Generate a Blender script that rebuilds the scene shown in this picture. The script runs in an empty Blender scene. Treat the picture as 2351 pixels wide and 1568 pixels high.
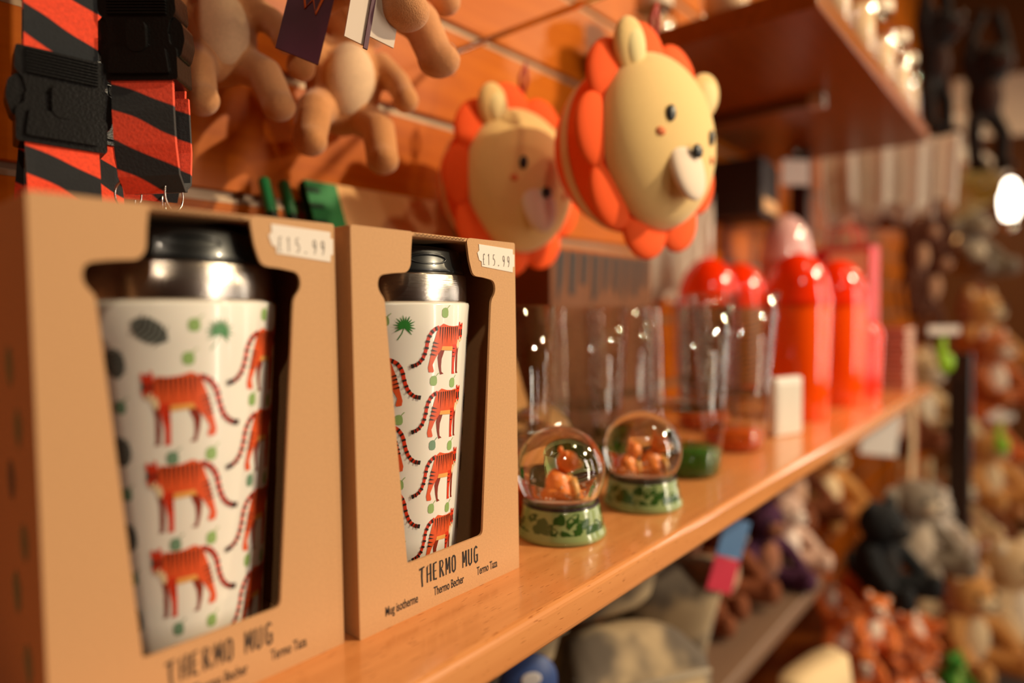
import bpy, bmesh, math, random
from mathutils import Vector, Matrix, Euler
from mathutils.geometry import tessellate_polygon
C = bpy.context.scene.collection
SC = bpy.context.scene
PI = math.pi
# ------------------------------------------------------------------ camera
YAW = math.atan2(1265, 1500); PITCH = math.atan2(60, 1500); ROLL = math.radians(.8)
cam_d = bpy.data.cameras.new('camera'); cam = bpy.data.objects.new('camera', cam_d); C.objects.link(cam)
fw = Vector((math.cos(YAW)*math.cos(PITCH), math.sin(YAW)*math.cos(PITCH), -math.sin(PITCH)))
r0 = Vector((math.sin(YAW), -math.cos(YAW), 0)); u0 = r0.cross(fw)
rt = r0*math.cos(ROLL) - u0*math.sin(ROLL); up = u0*math.cos(ROLL) + r0*math.sin(ROLL)
M = Matrix((rt, up, -fw)).transposed().to_4x4(); M.translation = Vector((0, 0, .143))
cam.matrix_world = M
cam_d.sensor_width = 36; cam_d.lens = 1500/2351*36
cam_d.clip_start = .01; cam_d.clip_end = 30
cam_d.dof.use_dof = True; cam_d.dof.focus_distance = .338; cam_d.dof.aperture_fstop = 2.35
SC.camera = cam
# ------------------------------------------------------------------ light, exposure
w = bpy.data.worlds.new('world'); SC.world = w; w.use_nodes = True
w.node_tree.nodes['Background'].inputs[0].default_value = (1, .72, .45, 1)
w.node_tree.nodes['Background'].inputs[1].default_value = .25
SC.view_settings.view_transform = 'Standard'; SC.view_settings.look = 'None'
SC.view_settings.gamma = 1; SC.view_settings.use_curve_mapping = False
SC.view_settings.exposure = 0.2
SC.cycles.transparent_max_bounces = 32
SC.cycles.max_bounces = 10; SC.cycles.diffuse_bounces = 3
def light(kind, loc, target, power, col, size=.1, size_y=None, angle=None, blend=.5):
    d = bpy.data.lights.new('lamp_light', kind); o = bpy.data.objects.new('lamp_light', d); C.objects.link(o)
    o.location = loc; o.rotation_euler = (Vector(target)-Vector(loc)).to_track_quat('-Z', 'Y').to_euler()
    d.energy = power; d.color = col; d.cycles.is_caustics_light = True
    if kind == 'AREA':
        d.size = size
        if size_y: d.shape = 'RECTANGLE'; d.size_y = size_y
    else: d.shadow_soft_size = size
    if kind == 'SPOT': d.spot_size = angle or 1.2; d.spot_blend = blend
    return o
WARM = (1, .77, .45)
KEY = (1, .82, .54)
light('SPOT', (1.30, -1.15, 1.20), (.72, .35, .12), 128, KEY, .03, angle=1.1, blend=1)
light('SPOT', (-.55, -.85, 1.30), (.35, .35, .05), 15, (1, .82, .6), .03, angle=1.3)
light('SPOT', (2.6, -1.0, 1.5), (2.1, .3, -.1), 50, WARM, .04, angle=1.9)
light('SPOT', (.75, -.5, 1.5), (1.1, .2, -.3), 12, WARM, .03, angle=1.5)
light('AREA', (1.1, -1.7, .25), (.5, .3, .0), 15, (1, .86, .68), .12, 1.5)      # added tall light strip across the aisle, for streaks on glass and steel
light('AREA', (3.55, -.75, .35), (1.0, .1, .1), 6, (1, .90, .76), .07, 1.7)     # added narrow light strips, out of view, for glass streaks and shelf-edge reflections
light('AREA', (3.55, -1.5, .35), (1.0, .1, .1), 6, (1, .90, .76), .08, 1.7)  # second added strip for the same reflections
light('AREA', (2.3, -2.2, .35), (1.0, .2, .0), 6, (1, .90, .78), .07, 1.6)  # added streak light on the aisle side
# ------------------------------------------------------------------ materials
def lin(c):
    return tuple(((v/255)/12.92 if v/255 <= .04045 else (((v/255)+.055)/1.055)**2.4) for v in c)
def newmat(name):
    m = bpy.data.materials.new(name); m.use_nodes = True
    nt = m.node_tree; b = nt.nodes['Principled BSDF']
    return m, nt, b
MC = {}
def mat(name, col, rough=.5, metal=0, bump=0, bscale=200, var=0, vscale=30, sheen=0, coat=0, emit=0, sss=0, stretch=(1, 1, 1), trans=0):
    if name in MC: return MC[name]
    m, nt, b = newmat(name); c = lin(col)
    b.inputs['Base Color'].default_value = (*c, 1); b.inputs['Roughness'].default_value = rough
    b.inputs['Metallic'].default_value = metal
    if sheen: b.inputs['Sheen Weight'].default_value = sheen; b.inputs['Sheen Roughness'].default_value = .5
    if coat: b.inputs['Coat Weight'].default_value = coat; b.inputs['Coat Roughness'].default_value = .08
    if sss: b.inputs['Subsurface Weight'].default_value = sss; b.inputs['Subsurface Scale'].default_value = .01
    if trans: b.inputs['Transmission Weight'].default_value = trans
    if emit: b.inputs['Emission Color'].default_value = (*c, 1); b.inputs['Emission Strength'].default_value = emit
    tc = nt.nodes.new('ShaderNodeTexCoord'); mp = nt.nodes.new('ShaderNodeMapping')
    mp.inputs['Scale'].default_value = stretch; nt.links.new(tc.outputs['Object'], mp.inputs['Vector'])
    n = nt.nodes.new('ShaderNodeTexNoise'); n.inputs['Scale'].default_value = vscale; n.inputs['Detail'].default_value = 4
    nt.links.new(mp.outputs[0], n.inputs['Vector'])
    v = var or .04
    rp = nt.nodes.new('ShaderNodeMapRange'); rp.inputs['To Min'].default_value = 1-v; rp.inputs['To Max'].default_value = 1+v
    nt.links.new(n.outputs['Fac'], rp.inputs['Value'])
    h = nt.nodes.new('ShaderNodeVectorMath'); h.operation = 'SCALE'; h.inputs[0].default_value = c
    nt.links.new(rp.outputs[0], h.inputs['Scale']); nt.links.new(h.outputs[0], b.inputs['Base Color'])
    if bump:
        n2 = nt.nodes.new('ShaderNodeTexNoise'); n2.inputs['Scale'].default_value = bscale; n2.inputs['Detail'].default_value = 3
        nt.links.new(mp.outputs[0], n2.inputs['Vector'])
        bp = nt.nodes.new('ShaderNodeBump'); bp.inputs['Strength'].default_value = bump; bp.inputs['Distance'].default_value = .002
        nt.links.new(n2.outputs['Fac'], bp.inputs['Height']); nt.links.new(bp.outputs[0], b.inputs['Normal'])
    MC[name] = m; return m
def wood(name, c1, c2, rough, fleck=True):
    if name in MC: return MC[name]
    m, nt, b = newmat(name); N = nt.nodes.new; L = nt.links.new
    tc = N('ShaderNodeTexCoord'); mp = N('ShaderNodeMapping'); mp.inputs['Scale'].default_value = (6, 110, 110)
    L(tc.outputs['Object'], mp.inputs[0]); n = N('ShaderNodeTexNoise'); n.inputs['Scale'].default_value = 1; n.inputs['Detail'].default_value = 6
    L(mp.outputs[0], n.inputs['Vector'])
    r = N('ShaderNodeValToRGB'); r.color_ramp.elements[0].position = .3; r.color_ramp.elements[1].position = .7
    r.color_ramp.elements[0].color = (*lin(c1), 1); r.color_ramp.elements[1].color = (*lin(c2), 1)
    L(n.outputs['Fac'], r.inputs[0])
    mp2 = N('ShaderNodeMapping'); mp2.inputs['Scale'].default_value = (110, 900, 900); L(tc.outputs['Object'], mp2.inputs[0])
    n2 = N('ShaderNodeTexNoise'); n2.inputs['Scale'].default_value = 1; n2.inputs['Detail'].default_value = 1
    L(mp2.outputs[0], n2.inputs['Vector'])
    r2 = N('ShaderNodeValToRGB'); r2.color_ramp.elements[0].position = .27; r2.color_ramp.elements[1].position = .34
    r2.color_ramp.elements[0].color = (.62, .52, .45, 1); r2.color_ramp.elements[1].color = (1, 1, 1, 1)
    L(n2.outputs['Fac'], r2.inputs[0])
    mx = N('ShaderNodeMixRGB'); mx.blend_type = 'MULTIPLY'; mx.inputs[0].default_value = 1 if fleck else 0
    L(r.outputs[0], mx.inputs[1]); L(r2.outputs[0], mx.inputs[2]); L(mx.outputs[0], b.inputs['Base Color'])
    b.inputs['Roughness'].default_value = rough; b.inputs['Specular IOR Level'].default_value = .5 if fleck else .12; MC[name] = m; return m
def thin_glass(name, tint=(1, 1, 1), rough=.0, ior=1.5, gloss=1.0, base=.0):
    """clear thin wall: see-through plus fresnel reflection"""
    if name in MC: return MC[name]
    m = bpy.data.materials.new(name); m.use_nodes = True; nt = m.node_tree; nt.nodes.clear(); N = nt.nodes.new; L = nt.links.new
    o = N('ShaderNodeOutputMaterial'); t = N('ShaderNodeBsdfTransparent'); t.inputs[0].default_value = (*tint, 1)
    g = N('ShaderNodeBsdfGlossy'); g.inputs['Roughness'].default_value = rough
    f = N('ShaderNodeLayerWeight'); f.inputs['Blend'].default_value = .5
    p = N('ShaderNodeMath'); p.operation = 'POWER'; p.inputs[1].default_value = 3.5; L(f.outputs['Facing'], p.inputs[0])
    r = N('ShaderNodeMapRange'); r.inputs['To Min'].default_value = .03+base*.6; r.inputs['To Max'].default_value = gloss
    L(p.outputs[0], r.inputs['Value'])
    mx = N('ShaderNodeMixShader'); L(r.outputs[0], mx.inputs[0]); L(t.outputs[0], mx.inputs[1]); L(g.outputs[0], mx.inputs[2])
    L(mx.outputs[0], o.inputs[0]); MC[name] = m; return m
def stripes(name, c1, c2, scale=60, ang=.35, thr=.5, soft=.06, rough=.85, dist=4, axis='Z'):
    if name in MC: return MC[name]
    m, nt, b = newmat(name); N = nt.nodes.new; L = nt.links.new
    tc = N('ShaderNodeTexCoord'); mp = N('ShaderNodeMapping'); mp.inputs['Rotation'].default_value = (0, ang, 0)
    L(tc.outputs['Object'], mp.inputs[0]); wv = N('ShaderNodeTexWave'); wv.bands_direction = axis
    wv.inputs['Scale'].default_value = scale; wv.inputs['Distortion'].default_value = dist; wv.inputs['Detail'].default_value = 2
    wv.inputs['Detail Scale'].default_value = 1.2
    L(mp.outputs[0], wv.inputs['Vector']); r = N('ShaderNodeValToRGB')
    r.color_ramp.elements[0].position = thr-soft; r.color_ramp.elements[1].position = thr+soft
    r.color_ramp.elements[0].color = (*lin(c1), 1); r.color_ramp.elements[1].color = (*lin(c2), 1)
    L(wv.outputs['Fac'], r.inputs[0])
    n = N('ShaderNodeTexNoise'); n.inputs['Scale'].default_value = 700; L(tc.outputs['Object'], n.inputs['Vector'])
    rp = N('ShaderNodeMapRange'); rp.inputs['To Min'].default_value = .7; rp.inputs['To Max'].default_value = 1.3; L(n.outputs['Fac'], rp.inputs['Value'])
    vs = N('ShaderNodeVectorMath'); vs.operation = 'SCALE'; L(r.outputs[0], vs.inputs[0]); L(rp.outputs[0], vs.inputs['Scale'])
    L(vs.outputs[0], b.inputs['Base Color']); b.inputs['Roughness'].default_value = rough
    b.inputs['Sheen Weight'].default_value = .3
    bp = N('ShaderNodeBump'); bp.inputs['Strength'].default_value = .3; bp.inputs['Distance'].default_value = .0006
    L(n.outputs['Fac'], bp.inputs['Height']); L(bp.outputs[0], b.inputs['Normal'])
    MC[name] = m; return m
def kraft(name, col):
    return mat(name, col, .8, bump=.09, bscale=1500, var=.13, vscale=900)
M_kraft = kraft('kraft_card', (206, 156, 108))
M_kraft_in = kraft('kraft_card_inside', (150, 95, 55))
M_sticker = mat('white_sticker', (236, 222, 208), .6)
M_ink = mat('black_ink', (38, 30, 24), .7)
M_inkg = mat('grey_ink', (120, 112, 105), .7)
M_shelf = wood('beech_laminate', (214, 138, 78), (230, 154, 92), .22)
for _n in M_shelf.node_tree.nodes:
    if _n.type == 'BSDF_PRINCIPLED': _n.inputs['Coat Weight'].default_value = .5; _n.inputs['Coat Roughness'].default_value = .12
M_wall = wood('orange_laminate', (180, 88, 8), (196, 102, 12), .38, False)
M_panel = wood('beech_panel', (128, 68, 20), (144, 78, 26), .28, False)
M_alu = mat('aluminium_groove', (160, 132, 104), .5, .4)
M_steel = mat('brushed_steel', (205, 195, 185), .22, 1, bump=.15, bscale=60, stretch=(1, 1, 40))
M_chrome = mat('chrome_wire', (215, 205, 195), .18, 1)
M_black = mat('black_plastic', (14, 15, 16), .3, coat=.2)
M_buckle = mat('black_buckle_plastic', (13, 11, 10), .33, bump=.1, bscale=900)
M_white = mat('white_enamel', (244, 236, 226), .35, sss=.05)
# ------------------------------------------------------------------ mesh helpers
class MB:
    def __init__(s): s.bm = bmesh.new(); s.mats = []
    def mi(s, m):
        if m is None: return 0
        if m not in s.mats: s.mats.append(m)
        return s.mats.index(m)
    def _tag(s, faces, m, smooth):
        i = s.mi(m)
        for f in faces: f.material_index = i; f.smooth = smooth
    def box(s, x0, x1, y0, y1, z0, z1, m=None, bev=0, seg=2, mtx=None):
        nf = len(s.bm.faces)
        v = [s.bm.verts.new((x, y, z)) for x in (x0, x1) for y in (y0, y1) for z in (z0, z1)]
        fs = [s.bm.faces.new([v[i] for i in q]) for q in ((0, 1, 3, 2), (4, 6, 7, 5), (0, 4, 5, 1), (2, 3, 7, 6), (0, 2, 6, 4), (1, 5, 7, 3))]
        if mtx is not None: bmesh.ops.transform(s.bm, matrix=mtx, verts=v)
        if bev:
            es = list({e for f in fs for e in f.edges})
            r = bmesh.ops.bevel(s.bm, geom=es, offset=bev, segments=seg, affect='EDGES', profile=.5)
            fs = list({f for f in r['faces']} | {f for f in fs if f.is_valid})
        s._tag(fs, m, False); return s
    def lathe(s, prof, m=None, c=(0, 0, 0), n=48, mtx=None, smooth=True, cap=True):
        rings = []
        for r, z in prof:
            rings.append([s.bm.verts.new((c[0]+r*math.cos(2*PI*k/n), c[1]+r*math.sin(2*PI*k/n), c[2]+z)) for k in range(n)] if r > 1e-6 else [s.bm.verts.new((c[0], c[1], c[2]+z))])
        fs = []
        for a, b in zip(rings, rings[1:]):
            for k in range(n):
                k2 = (k+1) % n
                if len(a) == 1 and len(b) == 1: continue
                if len(a) == 1: q = (a[0], b[k2], b[k])
                elif len(b) == 1: q = (a[k], a[k2], b[0])
                else: q = (a[k], a[k2], b[k2], b[k])
                fs.append(s.bm.faces.new(q))
        if mtx is not None: bmesh.ops.transform(s.bm, matrix=mtx, verts=[v for r in rings for v in r])
        s._tag(fs, m, smooth); return s
    def ball(s, c, r, m=None, rot=None, n=20, mtx=None):
        if not hasattr(r, '__len__'): r = (r, r, r)
        T = Matrix.Translation(c) @ (Euler(rot).to_matrix().to_4x4() if rot else Matrix.Identity(4)) @ Matrix.Diagonal((*r, 1))
        if mtx is not None: T = mtx @ T
        g = bmesh.ops.create_uvsphere(s.bm, u_segments=n, v_segments=max(8, n*2//3), radius=1, matrix=T)
        s._tag({f for v in g['verts'] for f in v.link_faces}, m, True); return s
    def tube(s, pts, r, m=None, n=10, closed=False, flat=None):
        """round tube along pts; r a number or list; flat=(w,t,normal hint) makes a ribbon"""
        P = [Vector(p) for p in pts]; k = len(P)
        rr = r if hasattr(r, '__len__') else [r]*k
        rings = []; prev = None
        for i, p in enumerate(P):
            a = P[i-1] if (i > 0 or closed) else p; b = P[(i+1) % k] if (i < k-1 or closed) else p
            t = (b-a).normalized()
            if prev is None:
                h = Vector(flat[2]) if flat else (Vector((0, 0, 1)) if abs(t.z) < .9 else Vector((1, 0, 0)))
            else: h = prev
            nn = (h - t*h.dot(t)).normalized(); bb = t.cross(nn); prev = nn
            ring = []
            if flat:
                wd, th = flat[0]*rr[i], flat[1]
                for sx, sy in ((-1, -1), (1, -1), (1, 1), (-1, 1)): ring.append(s.bm.verts.new(p + bb*wd/2*sx + nn*th/2*sy))
            else:
                for j in range(n):
                    an = 2*PI*j/n; ring.append(s.bm.verts.new(p + nn*math.cos(an)*rr[i] + bb*math.sin(an)*rr[i]))
            rings.append(ring)
        fs = []; q = len(rings[0])
        for i in range(k if closed else k-1):
            a, b = rings[i], rings[(i+1) % k]
            for j in range(q): fs.append(s.bm.faces.new((a[j], a[(j+1) % q], b[(j+1) % q], b[j])))
        if not closed: fs.append(s.bm.faces.new(rings[0][::-1])); fs.append(s.bm.faces.new(rings[-1]))
        s._tag(fs, m, flat is None); return s
    def prism(s, poly, d0, d1, m=None, fn=None, bev=0):
        """2-D polygon in (u, v), extruded from d0 to d1; fn(u, v, d) -> 3-D (default: front in the x-z plane)"""
        fn = fn or (lambda u, v, d: (u, d, v))
        A = [s.bm.verts.new(fn(u, v, d0)) for u, v in poly]; B = [s.bm.verts.new(fn(u, v, d1)) for u, v in poly]
        fs = []; k = len(poly)
        tri = tessellate_polygon([[Vector((u, v, 0)) for u, v in poly]])
        for t in tri:
            for V in (A, B):
                try: fs.append(s.bm.faces.new([V[i] for i in t]))
                except ValueError: pass
        for i in range(k): fs.append(s.bm.faces.new((A[i], A[(i+1) % k], B[(i+1) % k], B[i])))
        s._tag(fs, m, False); return s
    def flat(s, poly, d, m=None, fn=None):
        fn = fn or (lambda u, v, d: (u, d, v))
        A = [s.bm.verts.new(fn(u, v, d)) for u, v in poly]; fs = []
        for t in tessellate_polygon([[Vector((u, v, 0)) for u, v in poly]]):
            try: fs.append(s.bm.faces.new([A[i] for i in t]))
            except ValueError: pass
        s._tag(fs, m, False); return s
    def mesh(s, name, norm=True):
        me = bpy.data.meshes.new(name)
        if norm: bmesh.ops.recalc_face_normals(s.bm, faces=s.bm.faces)
        s.bm.to_mesh(me); s.bm.free()
        for m in s.mats: me.materials.append(m)
        return me
    def build(s, name, parent=None, loc=(0, 0, 0), rot=(0, 0, 0), norm=True):
        o = bpy.data.objects.new(name, s.mesh(name, norm)); C.objects.link(o)
        o.location = loc; o.rotation_euler = rot
        if parent: o.parent = parent
        return o
def tag(o, label=None, cat=None, group=None, kind=None):
    if label: o['label'] = label
    if cat: o['category'] = cat
    if group: o['group'] = group
    if kind: o['kind'] = kind
    return o
def thing(name, label, cat, loc=(0, 0, 0), rot=(0, 0, 0), group=None, scale=1):
    o = bpy.data.objects.new(name, None); C.objects.link(o); o.empty_display_size = .02
    o.location = loc; o.rotation_euler = rot; o.scale = (scale,)*3
    return tag(o, label, cat, group)
def struct(o): o['kind'] = 'structure'; return o
def copy_tree(o, parent=None, label=None, group=None):
    c = o.copy(); C.objects.link(c)
    if parent: c.parent = parent
    if label: c['label'] = label
    if group: c['group'] = group
    for ch in list(o.children): copy_tree(ch, c)
    return c
def rounded(pts, r, seg=4):
    """round the corners of a polygon; r one radius or one per corner"""
    out = []; n = len(pts)
    for i in range(n):
        p = Vector(pts[i]); a = Vector(pts[i-1]); b = Vector(pts[(i+1) % n]); ri = r[i] if hasattr(r, '__len__') else r
        ri = min(ri, (a-p).length*.49, (b-p).length*.49)
        if ri < 1e-6: out.append(tuple(p)); continue
        d1 = (a-p).normalized()*ri; d2 = (b-p).normalized()*ri
        for k in range(seg+1):
            t = k/seg; out.append(tuple((p+d1)*(1-t)**2 + p*2*t*(1-t) + (p+d2)*t**2))
    return out
def stroke(pts, w0, w1=None):
    """polygon of a pen stroke along 2-D pts whose width goes from w0 to w1"""
    w1 = w0 if w1 is None else w1; P = [Vector(p) for p in pts]; L = []; R = []
    for i, p in enumerate(P):
        a = P[max(0, i-1)]; b = P[min(len(P)-1, i+1)]; t = (b-a).normalized(); n = Vector((-t.y, t.x)); w_ = (w0+(w1-w0)*i/(len(P)-1))/2
        L.append(tuple(p+n*w_)); R.append(tuple(p-n*w_))
    return L + R[::-1]
# ------------------------------------------------------------------ the setting
def plain(name, x0, x1, y0, y1, z0, z1, m): return struct(MB().box(x0, x1, y0, y1, z0, z1, m).build(name))
M_floor = mat('dark_floor', (64, 56, 50), .5, var=.1)
M_ochre = mat('ochre_wall', (120, 74, 26), .7, var=.12, vscale=3)
M_ceil = mat('ceiling_paint', (84, 70, 54), .8)
plain('floor', -1.4, 3.8, -2.4, .6, -1.02, -1.0, M_floor)
plain('ceiling', -1.4, 3.8, -2.4, .6, 1.65, 1.67, M_ceil)
plain('wall_right', 3.7, 3.8, -2.4, .6, -1.0, 1.65, M_ochre)
plain('wall_left', -1.4, -1.3, -2.4, .6, -1.0, 1.65, M_ochre)
plain('wall_front', -1.3, 3.7, -2.4, -2.3, -1.0, 1.65, M_ochre)
wb = MB(); wb.box(-1.3, 3.7, .478, .6, -1.0, 1.65, M_wall)
GR = [.2328+.0995*k for k in range(-12, 14)]
for a, b in zip([-1.0]+GR, GR+[1.65]):
    wb.box(-1.3, 3.7, .47, .479, a+(.0042 if a > -1 else 0), b-(.0042 if b < 1.65 else 0), M_wall, .0008, 1)
struct(wb.build('wall_back'))
for i, g in enumerate(GR):
    tb = MB(); tb.box(-1.3, 3.7, .4755, .479, g-.0044, g+.0044, M_alu); tb.box(-1.3, 3.7, .4702, .479, g-.0044, g-.0012, M_alu)
    struct(tb.build('trim_%d' % (i+1)))
# ------------------------------------------------------------------ shelves
def board(name, label, x0, x1, y0, y1, z0, z1, m, r=.004, mf=None):
    o = MB().box(x0, x1, y0, y1, z0, z1, m, r, 4).build(name); return tag(o, label, 'shelf')
board('display_shelf', 'long beech laminate shelf with rounded front edge carrying mugs, globes and tumblers', -.9, 1.475, .19, .4695, -.02, 0, M_shelf)
board('upper_shelf', 'short wooden shelf at upper right seen from below with pale front edge', .70, 1.40, .19, .4695, .445, .470, M_panel, .003)
board('lower_shelf', 'lower shelf with grey brown edge carrying plush toys under the beech shelf', -.6, 1.16, .30, .4695, -.325, -.30, mat('grey_brown_edge', (120, 92, 72), .5))
tag(MB().box(.2, 3.3, .14, .4695, -1.0, -.58, M_panel, .004).build('base_cabinet'), 'brown base cabinet under the heap of plush toys', 'cabinet')

# ------------------------------------------------------------------ thermo mugs in kraft boxes
BW, BH, BD = .1085, .1832, .098
def curve(pts, n=6):
    """Catmull-Rom through 2-D points"""
    out = []; P = [Vector(p) for p in pts]
    for i in range(len(P)-1):
        a = P[max(0, i-1)]; b = P[i]; c = P[i+1]; d = P[min(len(P)-1, i+2)]
        for k in range(n):
            t = k/n; out.append(tuple(.5*((2*b)+(c-a)*t+(2*a-5*b+4*c-d)*t*t+(3*b-a-3*c+d)*t**3)))
    out.append(tuple(P[-1])); return out
# tiger artwork, facing right; pixels of a 355-wide drawing, feet on v = 0
T_RED = mat('print_red', (226, 62, 32), .35); T_ORG = mat('print_orange', (232, 92, 46), .35); T_DK = mat('print_maroon', (140, 48, 28), .35)
T_BLK = mat('print_black', (44, 34, 30), .35); T_YEL = mat('print_yellow', (238, 170, 88), .35); T_CRM = mat('print_cream', (240, 214, 170), .35)
T_GRN = mat('print_leaf_green', (150, 182, 110), .35); T_DGR = mat('print_palm_green', (52, 128, 52), .35); T_GRY = mat('print_feather_grey', (112, 116, 110), .35)
T_SAGE = mat('print_sage', (118, 150, 122), .35)
def tiger_shapes():
    def q(pts): return [((x-800)/355, (1058-y)/355) for x, y in pts]
    S = []
    tail = curve(q([(785, 812), (748, 830), (722, 868), (710, 920), (692, 965), (664, 993), (632, 1003)]), 5)
    S.append((stroke(tail, .058, .05), T_RED))
    S.append((q([(792, 925), (825, 930), (806, 975), (803, 1012), (806, 1040), (822, 1052), (798, 1055), (786, 1012), (779, 965)]), T_DK))
    S.append((q([(922, 905), (946, 895), (936, 960), (937, 1045), (944, 1058), (924, 1056), (919, 1000)]), T_DK))
    S.append((q([(772, 835), (788, 808), (812, 795), (850, 806), (890, 810), (930, 806), (946, 830), (948, 880), (940, 905), (925, 916), (885, 918), (806, 914), (798, 930), (768, 965), (748, 1002), (757, 1034), (752, 1041), (726, 1038), (721, 1015), (736, 955), (752, 890)]), T_ORG))
    S.append((q([(886, 905), (926, 905), (916, 955), (906, 1000), (906, 1044), (912, 1058), (888, 1058), (886, 1000)]), T_RED))
    S.append((q([(808, 910), (886, 914), (886, 936), (800, 930)]), T_YEL))
    S.append((q([(930, 880), (952, 880), (944, 915), (930, 930), (922, 910)]), T_CRM))
    S.append((q([(940, 790), (948, 786), (954, 800), (964, 800), (974, 790), (979, 800), (976, 830), (978, 862), (968, 886), (955, 893), (942, 884), (936, 860), (938, 828)]), T_RED))
    S.append((q([(944, 862), (954, 868), (970, 868), (966, 886), (955, 892), (945, 884)]), T_CRM))
    S.append((q([(938, 826), (948, 824), (953, 858), (940, 862)]), T_BLK)); S.append((q([(961, 828), (975, 826), (976, 856), (963, 860)]), T_BLK))
    S.append((q([(952, 868), (966, 868), (959, 880)]), T_BLK)); S.append((q([(950, 806), (966, 806), (965, 811), (951, 811)]), T_BLK))
    for i, x in enumerate(range(793, 935, 16)):
        ln = (62, 95, 70, 88, 64, 90, 66, 84, 60)[i % 9]; S.append((q([(x-3.2, 812), (x+3.2, 812), (x-1+(i-4)*.6, 812+ln)]), T_BLK))
    for x, y in ((752, 888), (748, 906), (742, 926), (738, 946)): S.append((q([(x-1, y-4), (x+34, y+9), (x-3, y+5)]), T_BLK))
    for y in (925, 945, 965): S.append((q([(888, y-3), (908, y), (888, y+3)]), T_BLK))
    n = len(tail)
    for i in range(2, n-1, 3):
        a = Vector(tail[i]); b = Vector(tail[i+1]); S.append((stroke([tuple(a), tuple(a+(b-a).normalized()*.028)], .06), T_BLK))
    S.append((stroke(tail[-3:], .056), T_BLK))
    return S
TIGER = tiger_shapes()
def leaf_shapes(m):
    return [([(0, -.5), (.28, -.46), (.42, -.25), (.42, .1), (.36, .34), (.1, .5), (-.2, .46), (-.4, .25), (-.42, -.2), (-.3, -.42)], m), (stroke([(.2, .35), (.42, .55), (.62, .72)], .07), m)]
def palm_shapes(m):
    S = [(stroke([(0, 0), (-.15, -.4), (-.4, -.75)], .05), T_DGR)]
    for k in range(15):
        a = math.radians(-50+k*18.5); l = .62*(1-.12*(k % 2)); S.append((stroke([(0, 0), (math.cos(a)*l*.6, math.sin(a)*l*.6), (math.cos(a)*l, math.sin(a)*l)], .15, .02), m))
    return S
def feather_shapes(m):
    S = [([(0, -.55), (.2, -.4), (.33, -.1), (.33, .2), (.18, .45), (0, .55), (-.18, .45), (-.33, .2), (-.33, -.1), (-.2, -.4)], m)]
    for k in range(6):
        v = -.35+k*.14; S.append((stroke([(0, v-.06), (.36, v+.05)], .05, .02), T_BLK)); S.append((stroke([(0, v-.06), (-.36, v+.05)], .05, .02), T_BLK))
    return S
def mug_r(z): return .0334+(z-.027)*.0705
def print_art(mb, shapes, ang, z, size, mirror=False, rot=0, lift=.00012):
    """wrap 2-D artwork onto the tapering mug sleeve at angle ang (degrees) and height z"""
    c, s_ = math.cos(rot), math.sin(rot)
    for k, (poly, m) in enumerate(shapes):
        pl = [((-u if mirror else u), v) for u, v in poly]; pl = [(u*c-v*s_, u*s_+v*c) for u, v in pl]
        b = bmesh.new(); V = [b.verts.new((u*size, v*size, 0)) for u, v in pl]
        for t in tessellate_polygon([[Vector((u, v, 0)) for u, v in pl]]):
            try: b.faces.new([V[i] for i in t])
            except ValueError: pass
        u0_, u1_ = min(u for u, v in pl)*size, max(u for u, v in pl)*size
        x = math.ceil(u0_/.0022)*.0022
        while x < u1_:
            bmesh.ops.bisect_plane(b, geom=b.verts[:]+b.edges[:]+b.faces[:], plane_co=(x, 0, 0), plane_no=(1, 0, 0)); x += .0022
        i = mb.mi(m); mp = {}
        for v in b.verts:
            zz = min(max(z+v.co.y, .004), .1485); r = mug_r(zz); a = math.radians(ang)+v.co.x/.041
            rr = r+lift+k*.000012; mp[v] = mb.bm.verts.new((rr*math.cos(a), rr*math.sin(a), zz))
        for f in b.faces:
            if f.calc_area() < 1e-12: continue
            try: nf = mb.bm.faces.new([mp[v] for v in f.verts]); nf.material_index = i; nf.smooth = False
            except ValueError: pass
        b.free()
M_sleeve = mat('white_printed_sleeve', (246, 238, 226), .28, sss=.05, coat=.3)
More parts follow.
